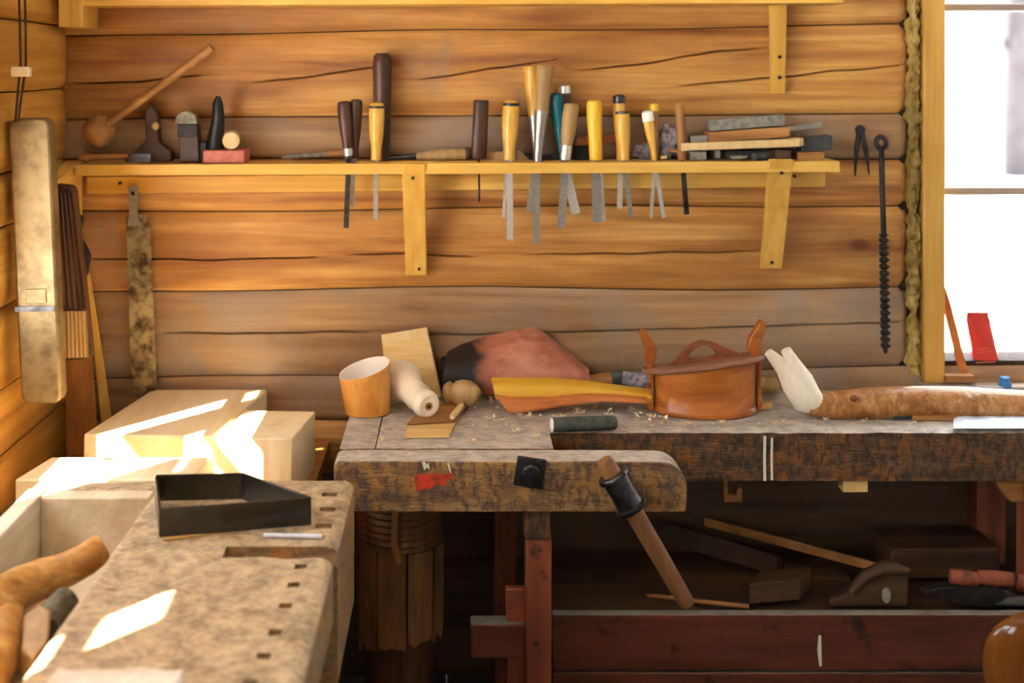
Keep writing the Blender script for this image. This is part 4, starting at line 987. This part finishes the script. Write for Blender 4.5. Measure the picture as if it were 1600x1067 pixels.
sheet([(768, 592), (800, 592), (860, 592), (920, 597), (970, 604), (1018, 610)], [(774, 622), (800, 626), (860, 624), (920, 619), (970, 622), (1018, 628)], .022, 3.25, 3.215, wv=.004).build('upper_roll', M['bark_yellow'], t)
sheet([(774, 618), (800, 622), (860, 621), (920, 616), (970, 618), (1010, 622)], [(796, 645), (820, 643), (860, 636), (900, 630), (940, 626), (1010, 629)], .006, 3.205, 3.185, wv=.004).build('under_flap', M['bark_orange'], t)
sheet([(905, 600), (950, 604), (1000, 607)], [(910, 612), (950, 614), (1000, 616)], .006, 3.268, 3.25).build('curled_edge', M['birch_in'], t)
# thin slips
def flat(name, label, corners, z, th, mat, cat='slip'):
    c = [on(u, v, z) for u, v in corners]; h = Vector((0, 0, th))
    return solo(MB().hexa(c + [p + h for p in c]), name, mat, label, cat, tuple(sum(c, Vector()) / 4), bevel=.0008)
flat('thin_board', 'thin pale board lying flat at the bench edge below the spindle', [(632, 685), (702, 684), (716, 655), (640, 657)], ZB + .0005, .006, M['palewood_x'], 'board')
flat('thin_board', 'thin brown board lying over the pale one beside the knob', [(636, 664), (712, 660), (733, 630), (668, 634)], ZB + .008, .005, M['midwood'], 'board')
A, B = on(706, 652, ZB + .02), on(722, 632, ZB + .02)
lathe_thing('wood_peg', 'short pale peg lying on the thin brown board', 'peg', A, B, [('body', 0, 1, [(0, .006), (.1, .008), (.9, .008), (1, .005)], 'palewood')], None)
# bark covered twig
A, B = on(860, 664, ZB + .018), on(963, 660, ZB + .018)
lathe_thing('bark_twig', 'short dark green barked stick with white cut end', 'stick', A, B, [('bark', .03, 1, [(0, .0175), (.3, .0185), (.8, .018), (.97, .017), (1, .012)], 'twig'), ('cut_end', 0, .035, [(0, .010), (.4, .0165), (1, .0172)], 'white')], None)

# bentwood box
t = thing('bentwood_box', 'oval bentwood box with arched lid handle and side clasps', 'box', (0.655, 3.225, ZB))
bx, by = .655, 3.225
def oval(rx, ry, n=56): return [(rx * math.cos(2 * math.pi * k / n), ry * math.sin(2 * math.pi * k / n)) for k in range(n + 1)]
rows = []
for f, s_, dz in ((0, 1.0, 0), (.04, 1.02, .004), (.12, 1.0, .015), (.14, .985, .017), (.5, .985, .06), (.9, .995, .095), (1, 1.0, .107)):
    rows.append([(bx + x * s_, by + y * s_, ZB + .001 + dz + max(0, f - .14) / .86 * (.009 + .126 * x - .1317 * y)) for x, y in oval(.135, .092)])
MB().grid(rows).build('body', M['boxwood'], t)
MB().prism([(bx + x, by + y, ZB + .001) for x, y in oval(.132, .089)[:-1]], (0, 0, .006)).build('bottom', M['boxwood_d'], t)
tilt = Matrix.Translation((bx - .003, by, ZB + .117)) @ Matrix.Rotation(math.radians(-7.2), 4, 'Y') @ Matrix.Rotation(math.radians(-7.5), 4, 'X')
MB().prism([tilt @ Vector((x, y, 0)) for x, y in oval(.163, .100)[:-1]], tilt.to_3x3() @ Vector((0, 0, .014))).build('lid', M['lid'], t, bevel=.004, seg=3)
no = [(-.100, .012), (-.070, .026), (-.048, .045), (-.022, .062), (.005, .068), (.030, .062), (.058, .046), (.085, .030), (.120, .012), (.06, .011), (0, .011), (-.05, .011)]
ni = [(-.040, .026), (-.036, .032), (-.028, .041), (-.012, .051), (.004, .054), (.020, .050), (.032, .040), (.036, .031), (.036, .024), (.02, .0205), (0, .0195), (-.02, .0205)]
mb = MB(); rr = [[tilt @ Vector((x, y, z)) for x, z in pl + pl[:1]] for pl, y in ((no, -.009), (ni, -.009), (ni, .009), (no, .009), (no, -.009))]
mb.grid(rr).build('lid_handle', M['boxwood_d'], t, bevel=.002)
def clasp(sx, pts, th=.016):
    mb = MB(); rows = []
    for x, z, w in pts: rows.append([(bx + sx * x, by - th, ZB + z), (bx + sx * (x + w), by - th, ZB + z), (bx + sx * (x + w), by + th, ZB + z), (bx + sx * x, by + th, ZB + z), (bx + sx * x, by - th, ZB + z)])
    mb.grid(rows); n = len(rows); mb.f += [(0, 1, 2, 3), tuple((n - 1) * 5 + k for k in (3, 2, 1, 0))]
    return mb
clasp(-1, [(.136, .002, .012), (.137, .02, .020), (.136, .06, .010), (.137, .09, .012), (.139, .118, .016), (.130, .150, .030), (.128, .165, .028), (.138, .185, .030), (.152, .205, .022), (.158, .215, .008)]).build('clasp', M['boxwood'], t, bevel=.003)
clasp(1, [(.136, .002, .010), (.137, .02, .014), (.136, .06, .010), (.137, .12, .012), (.118, .152, .030), (.112, .170, .030), (.118, .195, .032), (.138, .225, .022), (.146, .238, .010)]).build('clasp', M['boxwood'], t, bevel=.003)
MB().blob((bx - .150, by - .012, ZB + .068), .008).build('clasp_peg', M['boxwood_d'], t)

# forked birch branch
t = thing('forked_branch', 'long birch branch with peeled white fork lying along the bench', 'branch', on(1400, 652, ZB))
D = 3.16; R = S(23.5, D)
tr = [P(1262, 630, D), P(1300, 634, D), P(1360, 630, D), P(1430, 627, D + .01), P(1500, 630, D + .02), P(1560, 634, D + .03), P(1660, 640, D + .04), P(1800, 640, D + .05)]
MB().tube(tr, [R * .8, R * .92, R, R, R * .98, R, R * 1.02, R], 20, wob=.14, seed=3).build('bark', M['barky'], t)
MB().tube([p + Vector((0, -.004, R * .70)) for p in tr[2:]], [R * .1, R * .36, R * .44, R * .46, R * .46, R * .4], 12).build('sky_glint_strip', M['peeled'], t)  # pale strip along the top stands in for the sky's reflection
MB().tube([P(1285, 636, D), P(1258, 622, D), P(1240, 598, D - .005), P(1224, 575, D - .01), P(1210, 560, D - .01), P(1200, 550, D - .01)], [R * .7, R * 1.0, R * .85, R * .54, R * .40, R * .28], 16, wob=.06).build('fork', M['peeled'], t)
MB().tube([P(1262, 620, D), P(1252, 592, D - .005), P(1238, 566, D - .01), P(1228, 546, D - .012)], [R * .9, R * .75, R * .5, R * .34], 14, wob=.06).build('fork', M['peeled'], t)
MB().blob(P(1334, 622, D - .036), .010, 1, .4, 1).build('knot', M['boxwood_d'], t)
# scraps round the branch
rows = []
for k in range(7):
    rows.append([on(lerp(1490, 1640, j / 14), lerp(650, 669, k / 6), ZB + .004 + .008 * abs(mnoise.noise(Vector((j * .7, k * .8, 0))))) for j in range(15)])
solo(MB().grid(rows[::-1], .001), 'crumpled_paper', M['paper'], 'crumpled white paper under the branch near the window', 'paper', on(1550, 660, ZB))
flat('dark_offcut', 'dark flat offcut under the branch beside the paper', [(1395, 656), (1425, 655), (1425, 646), (1395, 647)], ZB + .0005, .010, M['stone_dark'], 'offcut')
flat('flat_stick', 'flat brown stick under the branch touching the paper', [(1425, 657), (1494, 657), (1494, 648), (1425, 648)], ZB + .0005, .010, M['midwood'], 'stick')
flat('yellow_chip', 'yellow wood chip between box and forked branch', [(1180, 640), (1206, 640), (1208, 632), (1186, 633)], ZB + .0005, .008, M['palewood_x'], 'chip')
solo(MB().blob(P(1200, 602, 3.36), .027, 1.4, .7, .8, wob=.3, fq=1.5), 'wood_lump', M['dullhandle'], 'rough wood lump behind the right side of the oval box', 'offcut', P(1200, 630, 3.36))
t = thing('glue_pot', 'grey scrap bundle behind the left clasp of the oval box', 'scrap', P(985, 610, 3.36))
MB().tube([P(905, 600, 3.38), P(955, 592, 3.38)], [.022, .020], 12, wob=.15).build('stick', M['midwood'], t)
MB().tube([P(955, 592, 3.38), P(972, 590, 3.38)], [.021, .021], 12).build('collar', M['stone_dark'], t)
MB().tube([P(972, 592, 3.37), P(1020, 598, 3.36)], [.022, .026], 12, wob=.2).build('cloth', M['rag'], t)
t.name = 'wrapped_stick'; t['label'] = 'stick with dark collar and grey wrapping behind the oval box'; t['category'] = 'stick'
A, B = P(978, 575, 3.38), P(1012, 570, 3.37)
# shavings
mb = MB(); random.seed(11)
spots = [(818, 645), (828, 648), (770, 656), (778, 660), (812, 672), (836, 682), (790, 668), (880, 648), (892, 640), (900, 645), (912, 643), (940, 652), (950, 645), (1000, 655), (1010, 653), (1022, 656), (1040, 660), (1290, 653), (1335, 655), (1350, 655), (1130, 662), (760, 628), (768, 622), (775, 630), (740, 690), (600, 690), (1215, 660), (930, 634), (990, 640)]
for u, v in spots:
    for _ in range(2):
        p = on(u + random.uniform(-8, 8), v + random.uniform(-4, 4), ZB + .002); a = random.uniform(0, 3.1); L = random.uniform(.008, .022); w = random.uniform(.002, .005)
        dx = Vector((math.cos(a), math.sin(a) * .8, 0)); n_ = Vector((-math.sin(a), math.cos(a), 0))
        mb.grid([[p + dx * (L * (q - .5)) + n_ * (w * s_) + Vector((0, 0, .002 + .010 * (q - .5) ** 2 * 4 * random.random())) for s_ in (-1, 1)] for q in (0, .25, .5, .75, 1)], .0008)
for _ in range(60):
    p = Vector((random.uniform(-.2, 1.5), random.uniform(3.07, 3.25), ZB + .002)); s_ = random.uniform(.0015, .004)
    mb.box(p.x - s_, p.x + s_, p.y - s_, p.y + s_, p.z - .001, p.z + .002)
o = solo(mb, 'wood_shavings', M['shaving'], 'pale wood shavings and crumbs strewn over the back bench', 'shavings', (.3, 3.2, ZB)); o['kind'] = 'stuff'

# window sill things
t = thing('red_tube', 'red squeezed plastic tube standing on the window sill', 'tube', P(1540, 602, 3.50))
rows = []
for v, ul, ur, th in ((600, 1532, 1556, .02), (594, 1524, 1562, .024), (575, 1521, 1564, .024), (540, 1517, 1556, .02), (510, 1511, 1549, .014), (498, 1509, 1547, .008), (496, 1510, 1545, .005), (488, 1510, 1544, .004)):
    c = P((ul + ur) / 2, v, 3.49); w = S((ur - ul) / 2, 3.49)
    rows.append([(c.x + w * math.cos(a), c.y + th * math.sin(a), c.z) for a in [2 * math.pi * q / 20 for q in range(21)]])
mb = MB().grid(rows); mb.f += [tuple(range(20)), tuple(reversed(range(7 * 21, 7 * 21 + 20)))]
mb.build('body', M['red'], t)
MB().prism([P(1524, 488, 3.489), P(1525, 480, 3.489), P(1527, 488, 3.489)], (0, .002, 0)).build('crimp_tip', M['red'], t)
for u0, u1, v, h in ((1528, 1546, 545, 2), (1527, 1550, 550, 1.5), (1524, 1556, 566, 1.5), (1527, 1556, 573, 2), (1528, 1552, 578, 1.5), (1530, 1555, 584, 1.5)):
    MB().prism([P(u0, v, 3.466), P(u1, v - 2, 3.466), P(u1, v - 2 + h, 3.466), P(u0, v + h, 3.466)], (0, -.0005, 0)).build('faded_print', M['redprint'], t)
t = thing('leaning_stick', 'reddish stick leaning against the window jamb', 'stick', P(1505, 588, 3.47))
MB().tube([P(1507, 590, 3.46), P(1490, 520, 3.475), P(1478, 470, 3.49), P(1474, 448, 3.50)], [S(7, 3.47), S(7, 3.47), S(6.5, 3.47), S(3, 3.47)], 10, wob=.1).build('shaft', M['boxwood'], t)
t = thing('blue_cap', 'small blue plastic cap at the foot of the red tube', 'cap', P(1570, 610, 3.40))
a, b = P(1561, 610, 3.40), P(1579, 590, 3.40)
MB().tube([P(1570, 609, 3.415), P(1570, 600, 3.415), P(1570, 596, 3.415)], [S(10, 3.4), S(10, 3.4), S(8, 3.4)], 12).build('skirt', M['blue'], t)
MB().tube([P(1570, 597, 3.415), P(1570, 589, 3.415)], S(7, 3.4), 12).build('nozzle', M['blue'], t)
slab('sill_offcut', 'small brown offcut on the window sill beside the jamb', 'offcut', M['midwood'], 1478, 598, 1524, 598, 11, 3.42, 3.46)

# ================================================================ UNDER THE BACK BENCH
zL = .3685
def under(name, label, cat, mat, u0, v0, u1, v1, hpx, d0, d1, bevel=.003, skew=0): return slab(name, label, cat, M[mat], u0, v0, u1, v1, hpx, d0, d1, bevel, skew)
mb = MB().hexa([P(1100, 822, 3.36), P(1385, 898, 3.12), P(1392, 898, 3.14), P(1107, 822, 3.38), P(1100, 808, 3.36), P(1385, 884, 3.12), P(1392, 884, 3.14), P(1107, 808, 3.38)])
solo(mb, 'pale_lath', M['midwood'], 'long pale lath slanting down across the dark lower shelf', 'lath', P(1385, 898, 3.12), bevel=.002)
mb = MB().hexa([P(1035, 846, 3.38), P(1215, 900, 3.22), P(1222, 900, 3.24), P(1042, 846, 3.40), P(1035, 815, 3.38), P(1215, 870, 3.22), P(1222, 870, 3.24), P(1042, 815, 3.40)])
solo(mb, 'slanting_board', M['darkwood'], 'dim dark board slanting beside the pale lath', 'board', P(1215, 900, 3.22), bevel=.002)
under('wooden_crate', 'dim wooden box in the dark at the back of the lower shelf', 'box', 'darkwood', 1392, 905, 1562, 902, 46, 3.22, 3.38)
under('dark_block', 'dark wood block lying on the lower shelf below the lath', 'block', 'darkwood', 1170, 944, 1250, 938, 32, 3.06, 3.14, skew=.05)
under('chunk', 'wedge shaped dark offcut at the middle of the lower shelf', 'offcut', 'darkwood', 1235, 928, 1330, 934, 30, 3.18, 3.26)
o = bpy.data.objects.get('chunk'); o.name = 'wedge_offcut'
t = thing('wooden_jack_plane', 'brown wooden plane with curved horn on the lower shelf', 'plane', P(1380, 950, 3.07))
MB().prism([P(u, v, 3.05) for u, v in ((1295, 948), (1418, 948), (1420, 900), (1402, 886), (1378, 892), (1352, 905), (1330, 930), (1297, 938))], (.01, .06, 0)).build('body', M['darkwood'], t, bevel=.004)
MB().tube([P(1330, 925, 3.045), P(1350, 902, 3.045), P(1378, 888, 3.045), P(1400, 888, 3.045), P(1420, 892, 3.045)], [.010, .013, .014, .014, .008], 12).build('horn', M['darkwood'], t)
MB().blob(P(1385, 930, 3.045), .020, .6, .4, 1.0).build('wedge', M['stone'], t)
t = thing('sickle_plane', 'black iron tool with jointed reddish handle at the right of the lower shelf', 'tool', P(1520, 950, 3.06))
MB().prism([P(u, v, 3.04) for u, v in ((1440, 926), (1470, 918), (1510, 915), (1550, 912), (1590, 930), (1640, 936), (1640, 950), (1520, 950), (1480, 942))], (0, .03, 0)).build('body', M['iron_mat'], t, bevel=.004)
for u0, v0, u1, v1 in ((1484, 900, 1526, 905), (1528, 902, 1584, 905), (1587, 906, 1650, 918)):
    MB().tube([P(u0, v0, 3.04), P((u0 + u1) / 2, (v0 + v1) / 2, 3.035), P(u1, v1, 3.04)], [.018, .0205, .018], 12, flat=.8).build('handle_segment', M['redwood'], t)
MB().prism([P(u, v, 3.035) for u, v in ((1555, 945), (1575, 934), (1640, 930), (1640, 948))], (0, .006, 0)).build('blade', M['steel_dull'], t)
t.name = 'jointed_tool'
A, B = P(1010, 930, 3.12), P(1170, 948, 3.04)
lathe_thing('thin_stick', 'thin brown stick lying on the lower shelf behind the vise handle', 'stick', A, B, [('shaft', 0, 1, [(0, .004), (.1, .006), (1, .006)], 'midwood')], None)

# rounded chair back at the lower right
t = thing('wooden_chair', 'glossy brown rounded chair back at the lower right corner', 'chair', (1.18, 2.3, 0))
cxh, cyh, czh = xw(1655, 2.3), 2.3, EYE - (1048 - CY) / F * 2.3
rows = []
for i in range(19):
    ph = math.pi * i / 18; r = []
    for k in range(41):
        a = 2 * math.pi * k / 40
        q = math.sin(ph) ** .8 if 0 < i < 18 else 0
        ca, sa = math.cos(a), math.sin(a)
        r.append((cxh + .132 * q * math.copysign(abs(ca) ** .85, ca), cyh + .035 * -math.cos(ph) + .03 * (q * ca) ** 2, czh + .118 * q * math.copysign(abs(sa) ** .85, sa)))
    rows.append(r)
MB().grid(rows).build('backrest', M['gloss'], t)
for x in (cxh - .05, cxh + .05): MB().tube([(x, cyh, czh - .06), (x, cyh - .03, .46)], .014, 12).build('back_post', M['gloss'], t)
MB().prism([(cxh + .19 * math.cos(a), cyh - .16 + .19 * math.sin(a), .44) for a in [2 * math.pi * q / 32 for q in range(32)]], (0, 0, .03)).build('seat', M['gloss'], t, bevel=.01, seg=3)
for sx in (-1, 1):
    for sy in (-1, 1): MB().tube([(cxh + sx * .12, cyh - .16 + sy * .12, .44), (cxh + sx * .17, cyh - .16 + sy * .17, 0)], [.018, .014], 12).build('leg', M['gloss'], t)

for o in bpy.data.objects:
    if '_o' in o: del o['_o']
